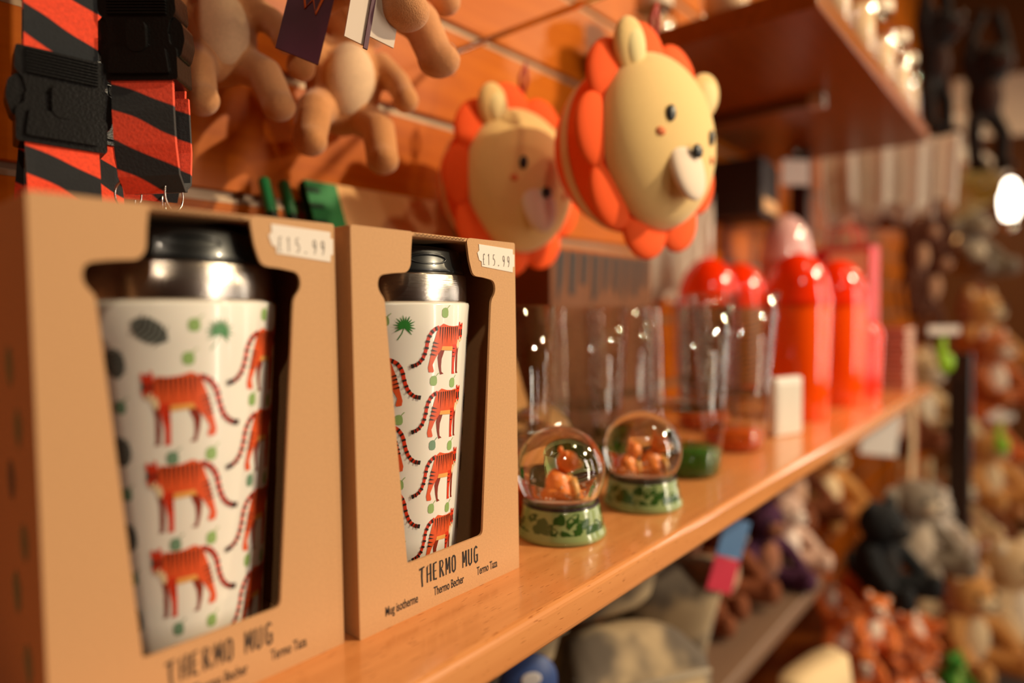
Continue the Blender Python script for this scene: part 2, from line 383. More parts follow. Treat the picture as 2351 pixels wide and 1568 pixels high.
def make_mug(loc, R, label):
    t = thing('thermo_mug', label, 'mug', loc, (0, 0, 0), 'thermo mugs in boxes')
    mb = MB(); n = 96
    prof = [(0, .003), (mug_r(.003)-.002, .003), (mug_r(.005), .005)] + [(mug_r(.005+k*.0143), .005+k*.0143) for k in range(1, 10)] + [(mug_r(.1475), .1475), (mug_r(.1485)-.0005, .1487), (.0398, .1487)]
    mb.lathe(prof, M_sleeve, n=n)
    for R0 in (R, R+120, R-120):
        for row in range(5):
            z0 = .139-.0328*row-.0268
            if z0 < .004: z0 = .004 if row < 4 else None
            if z0 is None: continue
            print_art(mb, TIGER, R0, z0, .0350)
            zl = .1225-.0328*row-.0262
            if zl > .003: print_art(mb, TIGER, R0-41, zl, .0358, mirror=True)
            print_art(mb, leaf_shapes(T_GRN if row % 2 == 0 else T_SAGE), R0-6, z0-.0025 if z0 > .01 else .012, .0052) if row < 4 else None
            if row < 3: print_art(mb, leaf_shapes(T_GRN), R0+13, z0-.0045, .0052)
            print_art(mb, leaf_shapes(T_GRN), R0-41+8, zl-.005, .0052) if zl > .012 else None
            print_art(mb, leaf_shapes(T_SAGE), R0-41-12, zl-.005, .0052) if zl > .012 else None
            zf = .1266-.0320*row
            if zf > .01:
                print_art(mb, feather_shapes(T_GRY), R0+42, zf, .0105, rot=.15); print_art(mb, leaf_shapes(T_SAGE), R0+43, zf-.0157, .005)
        print_art(mb, palm_shapes(T_DGR), R0-28, .1372, .0088); print_art(mb, leaf_shapes(T_GRN), R0+3, .1436, .0052)
        print_art(mb, leaf_shapes(T_GRN), R0-41, .1400, .005); print_art(mb, leaf_shapes(T_GRN), R0-44, .1278, .005)
        print_art(mb, feather_shapes(T_GRY), R0-61, .138, .0125, rot=1.0)
    mb.build('printed_sleeve', t, norm=False)
    MB().lathe([(.0385, .1475), (.0403, .1487), (.0406, .150), (.0403, .1625), (.0396, .1635), (.037, .1637)], M_steel, n=96).build('steel_band', t)
    lid = MB(); lid.lathe([(.0385, .1636), (.0392, .1642), (.0392, .1655), (.0385, .167), (.0376, .1745), (.036, .1765), (.032, .1775), (.028, .1765), (0, .1765)], M_black, n=96)
    lid.build('lid', t)
    rim = MB(); Pm = []
    for k in range(40):
        a = 2*PI*k/40; u = math.cos(a)*.0105; v = math.sin(a)*.0024; an = math.radians(-100)+u/.037
        Pm.append((.0381*math.cos(an), .0381*math.sin(an), .1705+v))
    rim.tube(Pm, .0006, M_black, n=6, closed=True); rim.build('drinking_slot', t)
    return t
GL = {  # drawn lettering, box 1 wide 2.6 high; (points, start width, end width)
 'T': [([(-.15, 2.3), (.9, 2.5)], .32, .2), ([(.4, 2.4), (.33, 1.2), (.42, -.3)], .34, .26)],
 'H': [([(.12, 2.3), (.12, 0)], .26, .26), ([(.8, 2.6), (.8, 0)], .32, .32), ([(0, 1.1), (.95, 1.3)], .18, .18), ([(.1, 2.2), (.35, 2.5)], .2, .1)],
 'E': [([(.14, 2.5), (.1, 1.3), (.14, 0)], .32, .32), ([(.1, 2.4), (.75, 2.5)], .18, .26), ([(.1, 1.25), (.65, 1.3)], .16, .16), ([(.1, .1), (.75, .05)], .2, .3)],
 'R': [([(.14, 2.5), (.14, 0)], .3, .3), ([(.1, 2.45), (.6, 2.4), (.78, 1.95), (.6, 1.4), (.15, 1.3)], .16, .2), ([(.35, 1.3), (.6, .7), (.85, 0)], .2, .34)],
 'M': [([(.08, 0), (.12, 2.5)], .2, .26), ([(.12, 2.5), (.42, .7)], .3, .22), ([(.42, .7), (.78, 2.5)], .14, .18), ([(.82, 2.5), (.88, 0)], .32, .32)],
 'O': [([(.42, 2.5), (.14, 2.2), (.1, 1.25), (.14, .3), (.42, 0), (.72, .3), (.78, 1.25), (.72, 2.2), (.42, 2.5)], .26, .26)],
 'U': [([(.12, 2.5), (.12, .4), (.4, 0), (.75, .3), (.8, 2.5)], .3, .24)],
 'G': [([(.8, 2.2), (.5, 2.5), (.16, 2.2), (.1, 1.2), (.16, .3), (.45, 0), (.78, .2), (.78, 1.1)], .26, .28), ([(.45, 1.15), (.95, 1.15)], .2, .2)],
 '£': [([(.75, 2.1), (.55, 2.4), (.3, 2.2), (.3, .2)], .13, .13), ([(.05, 1.2), (.6, 1.2)], .12, .12), ([(.05, .05), (.8, .05)], .12, .12)],
 '1': [([(.1, 2.0), (.4, 2.45), (.4, 0)], .13, .13)],
 '5': [([(.75, 2.4), (.2, 2.4), (.15, 1.4), (.55, 1.5), (.78, .9), (.6, .15), (.1, .05)], .13, .13)],
 '.': [([(.3, .0), (.3, .25)], .25, .25)],
 '9': [([(.75, 1.7), (.45, 1.1), (.12, 1.5), (.15, 2.2), (.45, 2.45), (.75, 2.1), (.72, .9), (.4, 0)], .13, .13)],
}
def lettering(mb, txt, u, v, h, adv, m, d, slope=0, sx=1, gap=.55):
    k = h/2.6; x = u
    for ch in txt:
        if ch == ' ': x += adv*gap; continue
        for pts, w0, w1 in GL[ch]:
            P = [(x+px*k*sx, v+(x-u)*slope+py*k) for px, py in pts]
            for i_ in range(len(P)-1):     # one short quad per segment, a little longer than it so the joints close
                a, b = Vector(P[i_]), Vector(P[i_+1]); wa = (w0+(w1-w0)*i_/max(1, len(P)-1))*k; e_ = (b-a).normalized()*wa*.3
                mb.flat(stroke([tuple(a-(e_ if i_ else e_*0)), tuple(b+(e_ if i_ < len(P)-2 else e_*0))], wa, (w0+(w1-w0)*(i_+1)/(len(P)-1))*k), d-i_*.000004, m)
        x += adv
def font_mesh(txt, height, sx, m, name):
    cu = bpy.data.curves.new(name, 'FONT'); cu.body = txt; cu.size = height; cu.offset = height*.012
    o = bpy.data.objects.new(name, cu); C.objects.link(o)
    bpy.context.view_layer.update(); dg = bpy.context.evaluated_depsgraph_get()
    me = bpy.data.meshes.new_from_object(o.evaluated_get(dg)); bpy.data.objects.remove(o)
    me.transform(Matrix.Diagonal((sx, 1, 1, 1))); me.transform(Matrix.Rotation(PI/2, 4, 'X'))
    me.materials.clear(); me.materials.append(m); return me
TXT = [font_mesh(t, .0062, .52, M_ink, 'words') for t in ('Mug isotherme', 'Thermo Becher', 'Termo Taza')]
def make_box(loc, yaw, label, side_prints=False):
    t = thing('gift_box', label, 'box', loc, (0, 0, yaw), 'kraft mug boxes')
    cx = .0528
    out = [(0, 0), (BW, 0), (BW, BH), (cx+.0178, BH), (cx+.0195, .172), (cx+.0222, .1638), (cx+.030, .1632), (cx+.0385, .1618), (cx+.0395, .1560), (cx+.036, .1515), (cx+.0355, .148),
           (cx+.0262, .0265), (cx-.0252, .0262), (cx-.035, .148), (cx-.0352, .151), (cx-.0392, .156), (cx-.0382, .162), (cx-.030, .1632), (cx-.0218, .1638), (cx-.0195, .167), (cx-.0190, .175), (cx-.0180, BH), (0, BH)]
    rad = [.0006, .0006, .0012, .003, .002, .003, .001, .004, .003, .002, .002, .003, .0012, .002, .002, .003, .004, .002, .004, .002, .002, .0015, .0012]
    th = .0014
    b = MB(); b.prism(rounded(out, rad), 0, th, M_kraft)
    b.box(0, th, th, BD, .0, BH, M_kraft, .0004, 1); b.box(BW-th, BW, th, BD, .0, BH, M_kraft, .0004, 1)
    b.box(th, BW-th, BD-th, BD, 0, BH, M_kraft); b.box(th, BW-th, th, BD-th, 0, th, M_kraft)
    b.box(th, BW-th, th*.3, BD-th, BH-.0022, BH-.0002, M_kraft, .0004, 1)
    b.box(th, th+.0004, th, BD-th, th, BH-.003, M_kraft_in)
    b.build('carton', t)
    # corrugated fluting in the cut top edge
    f = MB(); N_ = 26
    f.tube([(cx-.0165+.033*k/N_, -.0001, BH-.0012+.0005*(-1)**k) for k in range(N_+1)], .00018, mat('fluting_brown', (90, 52, 28), .8), n=5); f.build('corrugated_edge', t)
    # side closing tab
    tb = MB(); tb.box(BW, BW+.0007, .002, .016, .062, .116, M_kraft, .0003, 1); tb.build('side_tab', t)
    st = MB(); P = [(.0790, .1808)]
    P = [(.0795, .1805), (.1065, .1795), (.1065, .1768), (.1078, .1766), (.1076, .1700), (.1064, .1698), (.1062, .1668), (.0815, .1690), (.0814, .1715), (.0796, .1722), (.0783, .1760), (.0797, .1772)]
    st.prism(P, -.00025, -.00003, M_sticker); so = st.build('price_sticker', t)
    pr = MB(); lettering(pr, '£15.99', .0822, .1700, .0062, .0039, M_inkg, -.0004, slope=-.02, sx=.85); pr.build('price_print', so)
    tt = MB(); lettering(tt, 'THERMO MUG', .0352, .0133, .0088, .0042, M_ink, -.00012, sx=.95, gap=.8); tt.build('printed_title', t)
    for me, u, v in zip(TXT, (.0140, .0438, .0742), (.0058, .0055, .0062)):
        o = bpy.data.objects.new('printed_words', me); C.objects.link(o); o.parent = t; o.location = (u, -.00012, v)
    if side_prints:
        sp = MB(); fn = lambda u, v, d: (d, u, v)
        for y, z, s in ((.030, .128, .013), (.022, .108, .012), (.034, .089, .013), (.020, .070, .012), (.033, .050, .014), (.022, .028, .013)):
            for poly, m in feather_shapes(T_GRY if int(z*1000) % 2 else T_SAGE)[:1]: sp.flat([(y+u*s, z+v*s) for u, v in poly], -.0002, m, fn)
        sp.build('side_print', t)
    return t
TH2 = math.atan2(-.0019, .1073); TH1 = TH2
make_box((.1724, .2358, 0), TH2, 'sharp kraft gift box in the middle, right of the larger blurred box', False)
make_box((.1668-BW*math.cos(TH1), .2397-BW*math.sin(TH1), 0), TH1, 'nearest kraft gift box at far left, soft focus', True)
make_mug((.1724+.0575, .2348+.044, .0012), -93.5, 'thermo mug inside the middle box with tigers mostly walking right')
make_mug((.1158, .2835, .0012), -60, 'thermo mug inside the leftmost box with large tigers facing left')

# ------------------------------------------------------------------ snow globes
M_globe, _nt, _b = newmat('water_filled_globe_glass')
_b.inputs['Transmission Weight'].default_value = 1; _b.inputs['Roughness'].default_value = 0; _b.inputs['IOR'].default_value = 1.34
_b.inputs['Base Color'].default_value = (1, 1, 1, 1); _b.inputs['Coat Weight'].default_value = 1; _b.inputs['Coat Roughness'].default_value = .04
M_gbase = mat('pale_green_glaze', (140, 158, 104), .18, coat=.6, var=.15, vscale=25)
M_gdark = mat('dark_green_glaze', (48, 82, 30), .18, coat=.6, var=.3, vscale=90)
M_ring = mat('dark_ring', (38, 30, 34), .25)
M_fig = mat('orange_resin', (250, 142, 62), .3, coat=.4, bump=.2, bscale=500, var=.2, vscale=90, sss=.1)
M_fig2 = mat('pale_orange_resin', (244, 180, 100), .3, coat=.4)
M_flake = mat('silver_glitter', (230, 215, 200), .25, .3)
GK = 1.13
def base_r(z): return GK*(.0262-.0042*(z/.0215)**.8) if z < .0215 else GK*.0220
def globe(loc, rz, label, two=False):
    t = thing('snow_globe', label, 'snow globe', loc, (0, 0, rz), 'tiger snow globes')
    b = MB(); b.lathe([(0, 0), (.0250*GK, 0), (.0262*GK, .0012), (.0258*GK, .004)]+[(base_r(z), z) for z in (.007, .011, .015, .019)]+[(.0217*GK, .0210), (.019*GK, .0218), (0, .0218)], M_gbase, n=64)
    # dark foliage painting round the base
    rnd = random.Random(3)
    i = b.mi(M_gdark)
    for k in range(12):
        a0 = 2*PI*k/12; 
        for j in range(5):
            aa = a0+rnd.uniform(-.25, .25); zz = .011+rnd.uniform(-.006, .006); ra = rnd.uniform(.10, .24); rz_ = rnd.uniform(.0014, .0036); ph = rnd.uniform(-.6, .6)
            V = []
            for q in range(10):
                an = 2*PI*q/10; ru = 1+.35*rnd.uniform(-1, 1); du = math.cos(an)*ra*ru; dz = math.sin(an)*rz_*ru+du*ph*.02
                z_ = min(max(zz+dz, .003), .0205); r_ = base_r(z_)+.00015
                V.append(b.bm.verts.new((r_*math.cos(aa+du), r_*math.sin(aa+du), z_)))
            f = b.bm.faces.new(V); f.material_index = i
    b.build('painted_base', t, norm=False)
    MB().lathe([(.0205*GK, .0203), (.0220*GK, .0206), (.0224*GK, .0213), (.0220*GK, .0221), (.0205*GK, .0224)], M_ring, n=64).build('collar_ring', t)
    g = MB(); prof = []
    R = .0290; zc = .0412
    for k in range(33):
        a = -math.acos(.0222/R)+(PI/2+math.acos(.0222/R))*k/32; prof.append((max(R*math.cos(a), 0 if k == 32 else .0001), zc+R*math.sin(a)))
    prof[-1] = (0, zc+R); g.lathe([(0, prof[0][1])]+prof, M_globe, n=64); gd = g.build('glass_dome', t); gd.cycles.is_caustics_caster = True
    MB().lathe([(0, .0275), (.010, .0272), (.0165, .0262), (.0195, .0245), (.0195, .0225), (0, .0225)], M_flake, n=40).build('glitter_bed', t)
    def tiger(dx, sc):
        v = MB(); S = lambda p: (p[0]*sc+dx, p[1]*sc, .0252+p[2]*sc)
        v.ball(S((-.001, 0, .0075)), (.0062*sc, .0052*sc, .0085*sc), M_fig, (0, -.25, 0)); v.ball(S((-.003, 0, .0035)), (.0068*sc, .0062*sc, .005*sc), M_fig)
        for sy in (-1, 1):
            v.tube([S((.004, sy*.0028, .011)), S((.0058, sy*.003, .006)), S((.006, sy*.003, .0005))], [.0026*sc, .0021*sc, .0020*sc], M_fig2, n=8)
            v.ball(S((.0075, sy*.003, .0008)), (.0026*sc, .0018*sc, .0013*sc), M_fig2)
            v.tube([S((-.003, sy*.0048, .006)), S((.001, sy*.006, .003)), S((.003, sy*.006, .001))], [.003*sc, .0026*sc, .0018*sc], M_fig, n=8)
            v.ball(S((.0015, sy*.0034, .0232)), (.0012*sc, .0014*sc, .0018*sc), M_fig)
        v.ball(S((.0035, 0, .0185)), (.0052*sc, .0050*sc, .0050*sc), M_fig); v.ball(S((.0078, 0, .0170)), (.0028*sc, .0028*sc, .0022*sc), M_fig2)
        v.ball(S((.0102, 0, .0180)), (.0008*sc, .001*sc, .0007*sc), M_ring)
        v.tube([S((-.008, 0, .002)), S((-.0115, .003, .003)), S((-.012, .004, .008))], .0011*sc, M_fig, n=6)
        o = v.build('tiger_figurine', t); return o
    if two: tiger(-.0075, .85); tiger(.0065, 1.0)
    else: tiger(0, 1.08)
    fl = MB(); rnd = random.Random(5)
    for k in range(26):
        a = rnd.uniform(0, 6.28); r = .018*rnd.random()**.5; z = rnd.choice((.0285, .030, .031, .034)); fl.ball((r*math.cos(a), r*math.sin(a), z), .0006, M_flake, n=6)
    fl.build('glitter_flakes', t)['kind'] = 'stuff'
    for o in t.children:
        if o.name.startswith(('tiger_fig', 'glitter')): o.cycles.is_caustics_receiver = True
    return t
globe((.3440, .2500, 0), -.55, 'front snow globe on pale green base, beside the middle kraft box')
globe((.4345, .2400, 0), -.75, 'snow globe on pale green base just behind and right of the front one', True)
globe((.4250, .3300, 0), -.7, 'snow globe at the back, mostly hidden by the middle kraft box')

# ------------------------------------------------------------------ tumblers with liquid in a double base
M_tglass = thin_glass('clear_tumbler_wall', (.96, .95, .93), gloss=.9, base=.02)
M_tfloor = thin_glass('clear_thick_floor', (.80, .86, .84), gloss=.9, base=.12)
def tumbler(loc, liquid, lh, label, r0=.0300, r1=.0385, h=.1495, floor=.058):
    t = thing('drinking_glass', label, 'glass', loc, (0, 0, 0), 'tumblers with coloured liquid in the base')
    rr = lambda z: r0+(r1-r0)*z/h
    MB().lathe([(0, .0008), (r0-.003, .0008), (r0, .003), (rr(floor), floor), (rr(h), h), (rr(h)-.0016, h+.0004), (rr(h)-.0022, h-.001), (rr(floor)-.002, floor+.004)], M_tglass, n=64).build('wall', t)
    MB().lathe([(0, floor), (rr(floor)-.004, floor), (rr(floor)-.0008, floor+.002), (rr(floor)-.0022, floor+.005), (rr(floor)-.006, floor+.0035), (0, floor+.003)], M_tfloor, n=64).build('inner_floor', t)
    MB().lathe([(0, .0014), (r0-.0034, .0014), (r0-.001, .0034), (rr(lh)-.0011, lh), (0, lh)], liquid, n=64).build('liquid', t)
    return t
def liq(name, col, dens):
    m, nt, b = newmat(name); b.inputs['Base Color'].default_value = (*lin(col), 1); b.inputs['Roughness'].default_value = .05
    b.inputs['Transmission Weight'].default_value = dens; b.inputs['IOR'].default_value = 1.33; return m
M_green = liq('green_liquid', (10, 120, 30), .55); M_amber = liq('amber_liquid', (226, 96, 24), .35); M_darkl = liq('dark_green_liquid', (6, 60, 20), .4)
tumbler((.5450, .2570, 0), M_green, .0225, 'foremost clear tumbler with dark green liquid in its base', r1=.0405)
tumbler((.6730, .2640, 0), M_amber, .020, 'clear tumbler with amber liquid just behind the white price block', r1=.046, h=.163)
tumbler((.5010, .3340, 0), M_darkl, .024, 'clear tumbler behind the snow globes with dark liquid in its base')
tumbler((.3610, .3130, 0), M_amber, .020, 'clear tumbler farthest left, partly behind the middle box')
tumbler((.6000, .3560, 0), M_darkl, .022, 'clear tumbler near the wall behind the green one')
tumbler((.7700, .3400, 0), M_amber, .020, 'clear tumbler between the amber one and the red cups', r1=.041, h=.165)

# price block
pb = thing('price_block', 'small white rounded price block standing near the shelf edge', 'price block', (.775, .238, 0), (0, 0, -.35))
MB().box(-.024, .024, 0, .011, 0, .0680, mat('white_block', (232, 224, 214), .3), .0035, 3).build('block', pb)
MB().box(-.020, .020, -.0006, .0004, .006, .060, mat('price_paper', (214, 204, 190), .6)).build('face_card', pb)

# ------------------------------------------------------------------ red domed cups
M_red = mat('glossy_red_plastic', (250, 52, 6), .10, coat=.25, sss=.2); M_redl = mat('orange_red_plastic', (250, 84, 10), .10, coat=.25, sss=.2)
M_tig = stripes('tiger_print_cup', (34, 26, 20), (190, 120, 50), 42, .3, .55, .05, .3, 6)
M_sticker2 = M_sticker
def cup(loc, body, dome, label, r=.0425, h=.155, dh=.066, straw=None, group='domed cups'):
    t = thing('domed_cup', label, 'cup', loc, (0, 0, 0), group)
    MB().lathe([(0, 0), (r*.86, 0), (r*.9, .003), (r*.96, h*.5), (r, h-.003), (r*.97, h), (0, h)], body, n=56).build('cup_body', t)
    pr = [(r*1.03, h-.004), (r*1.05, h), (r*1.03, h+.004)]
    for k in range(1, 13):
        a = PI/2*k/12; pr.append((r*math.cos(a)*.99 if k < 12 else 0, h+.004+(dh-.004)*math.sin(a)))
    MB().lathe(pr, dome, n=56).build('dome_lid', t)
    if straw: MB().tube([(0, 0, h+dh-.004), (.002, -.002, h+dh+.05)], .0035, straw, n=12).build('straw', t)
    return t
cup((.915, .2720, 0), M_redl, M_red, 'orange red domed cup nearest the price block')
cup((1.085, .2650, 0), M_redl, M_red, 'orange red domed cup second along the shelf edge')
cup((.890, .3850, 0), M_tig, M_red, 'tiger striped cup with red dome lid behind the tumblers', straw=mat('clear_straw', (240, 225, 215), .2))
cup((1.030, .3950, 0), M_tig, M_red, 'tiger striped cup with red dome lid, farther of the two by the wall')
cup((1.180, .3700, 0), mat('pink_plastic', (214, 120, 120), .15, coat=.5), mat('pink_clear_dome', (232, 180, 176), .1, coat=.8), 'tall cup with pale pink dome lid behind the red cups', h=.235, dh=.075)
cup((1.205, .2580, 0), M_red, M_red, 'small dark red cup beside the stack of notebooks', r=.034, h=.10, dh=.03)

# stack of notebooks at the end of the shelf, each one a thing
ORD = ['', 'first', 'second', 'third', 'fourth', 'fifth', 'sixth', 'seventh', 'eighth', 'ninth', 'tenth', 'eleventh', 'twelfth', 'thirteenth']
nb0 = None
for k in range(13):
    lab = ('lowest' if k == 0 else 'topmost' if k == 12 else None)
    z = .0086*k+.0002; o = None
    if nb0 is None:
        nb0 = thing('notebook', 'lowest notebook in the stack at the shelf end', 'notebook', (1.375, .285, z), (0, 0, .04), 'stacked notebooks')
        MB().box(-.055, .055, -.075, .075, .0, .0012, mat('rust_cover', (176, 92, 66), .5)).build('back_cover', nb0)
        MB().box(-.053, .053, -.073, .073, .0012, .0068, mat('page_edges', (226, 190, 165), .7)).build('pages', nb0)
        MB().box(-.055, .055, -.075, .075, .0068, .0080, mat('rust_cover', (0, 0, 0))).build('front_cover', nb0)
    else:
        o = copy_tree(nb0, label='topmost notebook in the stack at the shelf end' if k == 12 else ORD[k+1]+' notebook from the bottom of the stack at the shelf end')
        o.location = (1.375+.002*((k*7) % 3-1), .285, z); o.rotation_euler = (0, 0, .04+.02*((k*5) % 3-1))

# gift bag
gb = thing('gift_bag', 'red gift bag with cream front behind the red cups', 'bag', (1.285, .300, 0), (0, 0, -.15))
MB().box(-.02, .02, -.05, .05, 0, .255, mat('red_paper', (214, 22, 20), .4), .001).build('bag_body', gb)
MB().box(-.0212, -.0202, -.045, .02, .01, .245, mat('cream_pink_paper', (252, 206, 160), .6)).build('cream_panel', gb)
for s in (-1, 1): MB().tube([(s*.018, -.025, .25), (s*.02, -.02, .29), (s*.02, .02, .29), (s*.018, .025, .25)], .0025, mat('red_cord', (200, 16, 18), .5)).build('handle', gb)

# ------------------------------------------------------------------ metal hooks
def hook(loc, length, label, rz=0):
    t = MB().tube([(0, .4705-loc[1], .0)]+[(0, -length+.004, 0), (0, -length, .003), (0, -length-.002, .012)], .0028, M_chrome, n=8)
    t.box(-.014, .014, .468-loc[1], .4715-loc[1], -.014, .014, M_chrome, .001)
    return tag(t.build('display_hook', None, loc), label, 'hook', 'slatwall hooks')
# ------------------------------------------------------------------ plush lions on a hook
M_lface = mat('cream_plush', (240, 200, 128), .85, sheen=.3, bump=.12, bscale=500)
M_lor = mat('orange_plush', (255, 88, 4), .85, sheen=.0, bump=.15, bscale=500)
M_lmuz = mat('white_plush', (238, 214, 190), .85, sheen=.3, bump=.1, bscale=500)
M_lear = mat('pale_ear_plush', (236, 214, 150), .85, sheen=.3)
M_eye = mat('black_thread', (12, 10, 12), .4)
def lion(loc, rot, scale, label):
    t = thing('lion_plush', label, 'plush toy', loc, rot, 'round lion plushes', scale)
    Ry = .52
    def dome(a0, a1, r, m, name, n=56, Ry=.52, e=1):
        pr = []
        for k in range(25):
            a = a0+(a1-a0)*k/24; pr.append((r*max(math.cos(a), 0)**e, r*Ry*math.copysign(abs(math.sin(a))**e, math.sin(a))))
        if abs(math.cos(a1)) < 1e-3: pr[-1] = (0, pr[-1][1])
        return MB().lathe(pr, m, n=n, mtx=Matrix.Rotation(PI/2, 4, 'X') @ Matrix.Identity(4)).build(name, t)
    dome(.0, PI/2, .985, M_lface, 'face')       # front, towards -Y
    dome(.02, -PI/2, 1.0, M_lor, 'head_back', Ry=1.12, e=.8)
    dome(-.34, -.50, 1.008, mat('beige_ribbon', (236, 190, 150), .7), 'seam_band', Ry=1.12, e=.8)
    for k in range(9):
        a = PI/2+2*PI*(k+.5)/9; s = MB(); ca, sa = math.cos(a), math.sin(a)
        s.ball((0, 0, 0), (.35, .10, .40), M_lor, n=24)
        s.build('mane_tuft', t, (ca*.98, .03, sa*.98), (0, -a, 0))
    for s in (-1, 1):
        e = MB(); e.ball((0, 0, 0), (.26, .11, .30), M_lface, n=24); e.ball((0, -.06, -.02), (.17, .08, .20), M_lear, n=20)
        e.build('ear', t, (s*.72, -.10, .80), (.15, s*.62, 0))
    def onface(x, z): return -Ry*math.sqrt(max(0, 1-x*x-z*z))
    MB().ball((0, 0, 0), (.32, .10, .38), M_lmuz, n=28).build('muzzle', t, (0, onface(0, -.36)+.025, -.36), (-.24, 0, 0))
    MB().ball((0, 0, 0), (.085, .04, .075), M_eye, n=16).build('nose', t, (0, onface(0, -.20)-.062, -.20))
    mo = MB()
    for s in (-1, 1): mo.tube([(0, 0, .02), (s*.02, 0, -.02), (s*.055, 0, -.025), (s*.075, .0, 0)], .008, M_eye, n=6)
    mo.build('mouth', t, (0, onface(0, -.42)-.078, -.42))
    for s in (-1, 1):
        MB().ball((0, 0, 0), (.062, .03, .09), M_eye, n=16).build('eye', t, (s*.40, onface(.40, .10)-.003, .10), (0, 0, s*.25))
        MB().ball((0, 0, 0), (.06, .02, .045), mat('cheek_pink', (232, 128, 74), .8), n=16).build('cheek', t, (s*.50, onface(.50, -.12)+.004, -.12), (0, 0, s*.35))
    MB().tube([(-.02, .16, 1.25), (-.07, .16, 1.5), (0, .16, 1.72), (.07, .16, 1.5), (.02, .16, 1.25)], .03, mat('red_loop', (170, 40, 20), .6), n=6).build('hanging_loop', t)
    return t
hook((.458, .19, .398), 0.0, 'long chrome hook above the two plush lions')
lion((.470, .247, .276), (0.0, .16, -.13), .0690, 'front round lion plush, whole face showing')
lion((.456, .374, .262), (0.05, .14, -.10), .0640, 'rear round lion plush half hidden behind the other lion')

# ------------------------------------------------------------------ luggage straps
M_web = stripes('tiger_webbing', (22, 25, 30), (250, 74, 36), 12.5, -.42, .46, .05, .85, 2.2)
M_web_in = mat('red_webbing_back', (216, 58, 26), .85)
def strap(loc, rz, label, lean=0, low=.228, up_=.46, twist=False):
    """local frame: buckle centre at the origin, webbing in the x-z plane, front to -Y"""
    t = thing('luggage_strap', label, 'strap', loc, (0, lean, rz), 'tiger striped luggage straps', 1.08)
    W = .026
    b = MB(); b.tube([(0, .002, .16), (0, .000, .09), (0, 0, .012)], 1, M_web, flat=(W, .0016, (0, 1, 0)))
    b.tube([(.002, .014, .16), (.001, .012, .09), (0, .010, .012)], 1, M_web, flat=(W, .0016, (0, 1, 0))); b.build('upper_webbing', t)
    b = MB()
    pts = [(0, -.001, -.014), (.0005, -.003, -.03), (.001, -.004, -.045), (.0015, -.003, -.058), (.0015, .002, -.064), (.0015, .008, -.060), (.001, .012, -.045), (.001, .012, -.02)]
    b.tube(pts, 1, M_web, flat=(W, .0018, (0, 1, 0)))
    b.tube([(-.001, .017, -.014), (-.003, .018, -.04), (-.003, .017, -.062)], 1, M_web, flat=(W*.96, .0016, (.1, 1, 0)))
    b.build('lower_webbing', t)
    k = MB()   # socket half below, plug half above, open at the sides
    k.prism(rounded([(-.0160, -.0165), (.0160, -.0165), (.0160, -.003), (.0130, -.0005), (.0130, .0040), (-.0130, .0040), (-.0130, -.0005), (-.0160, -.003)], .0014, 3), -.0035, .0115, M_buckle)
    k.prism(rounded([(-.0160, .0225), (.0160, .0225), (.0164, .0125), (.0135, .0095), (.0120, .0030), (-.0120, .0030), (-.0135, .0095), (-.0164, .0125)], .0014, 3), -.0030, .0105, M_buckle)
    k.prism(rounded([(-.0128, -.0140), (.0128, -.0140), (.0115, -.0030), (-.0115, -.0030)], .0012, 3), -.0050, -.0030, M_buckle)
    k.prism(rounded([(-.0040, -.0050), (.0040, -.0050), (.0040, .0090), (-.0040, .0090)], .0038, 5), -.0054, .0, M_buckle)
    for q in range(8): k.box(-.0125, .0125, -.0044, -.0028, .0118+q*.0013, .0124+q*.0013, M_buckle)
    ko = k.build('buckle', t)
    for s in (-1, 1):
        MB().prism(rounded([(s*.0120, -.0075), (s*.0172, -.0060), (s*.0192, .0010), (s*.0185, .0080), (s*.0150, .0115), (s*.0120, .0100)], .0015), -.002, .009, M_buckle).build('release_prong', ko)
    for x, y, ry in ((-.010, .001, .3), (.0085, .004, 1.2)):
        MB().tube([(x+.0052*math.cos(a)*math.cos(ry), y+.0052*math.cos(a)*math.sin(ry), -.0655+.0068*math.sin(a)) for a in [2*PI*q/20 for q in range(20)]], .00045, M_chrome, n=6, closed=True).build('ring', t)
    return t
hook((.122, .30, .452), 0.0, 'chrome hook carrying the tiger striped straps')
strap((.1000, .352, .2400), -.15, 'tiger striped strap at far left with lower buckle', .03)
strap((.1300, .338, .2745), -.80, 'foremost tiger striped strap with buckle turned to its side', -.02)
strap((.1200, .385, .2530), .25, 'tiger striped strap behind the leftmost one', .0)
strap((.1480, .385, .2790), -.15, 'tiger striped strap behind the foremost buckle', .0)

# ------------------------------------------------------------------ kraft notebooks leaning on the wall
def kraft_book(loc, w_, h_, label, dark=False):
    t = thing('kraft_notebook', label, 'notebook', loc, (-.37, 0, 0), 'kraft notebooks leaning on the wall')
    MB().box(0, w_, 0, .008, 0, h_, kraft('kraft_cover', (232, 178, 118)), .0012).build('cover', t)
    MB().box(0, .030, -.0006, .0086, .001, h_-.001, mat('green_band', (30, 128, 62), .6), .0004, 1).build('green_spine', t)
    nt_ = MB()
    for k in range(9): nt_.box(.0, .012, -.0012, -.0004, h_-.012-k*.014, h_-.008-k*.014, mat('dark_green', (14, 62, 34), .6))
    nt_.build('spine_notches', t)
    MB().box(w_-.030, w_-.023, -.0008, .0088, 0, h_+.0005, mat('green_elastic', (46, 132, 66), .7)).build('elastic_band', t)
    return t
kraft_book((.291, .360, 0.001), .186, .270, 'kraft notebook with green spine leaning above the middle box')
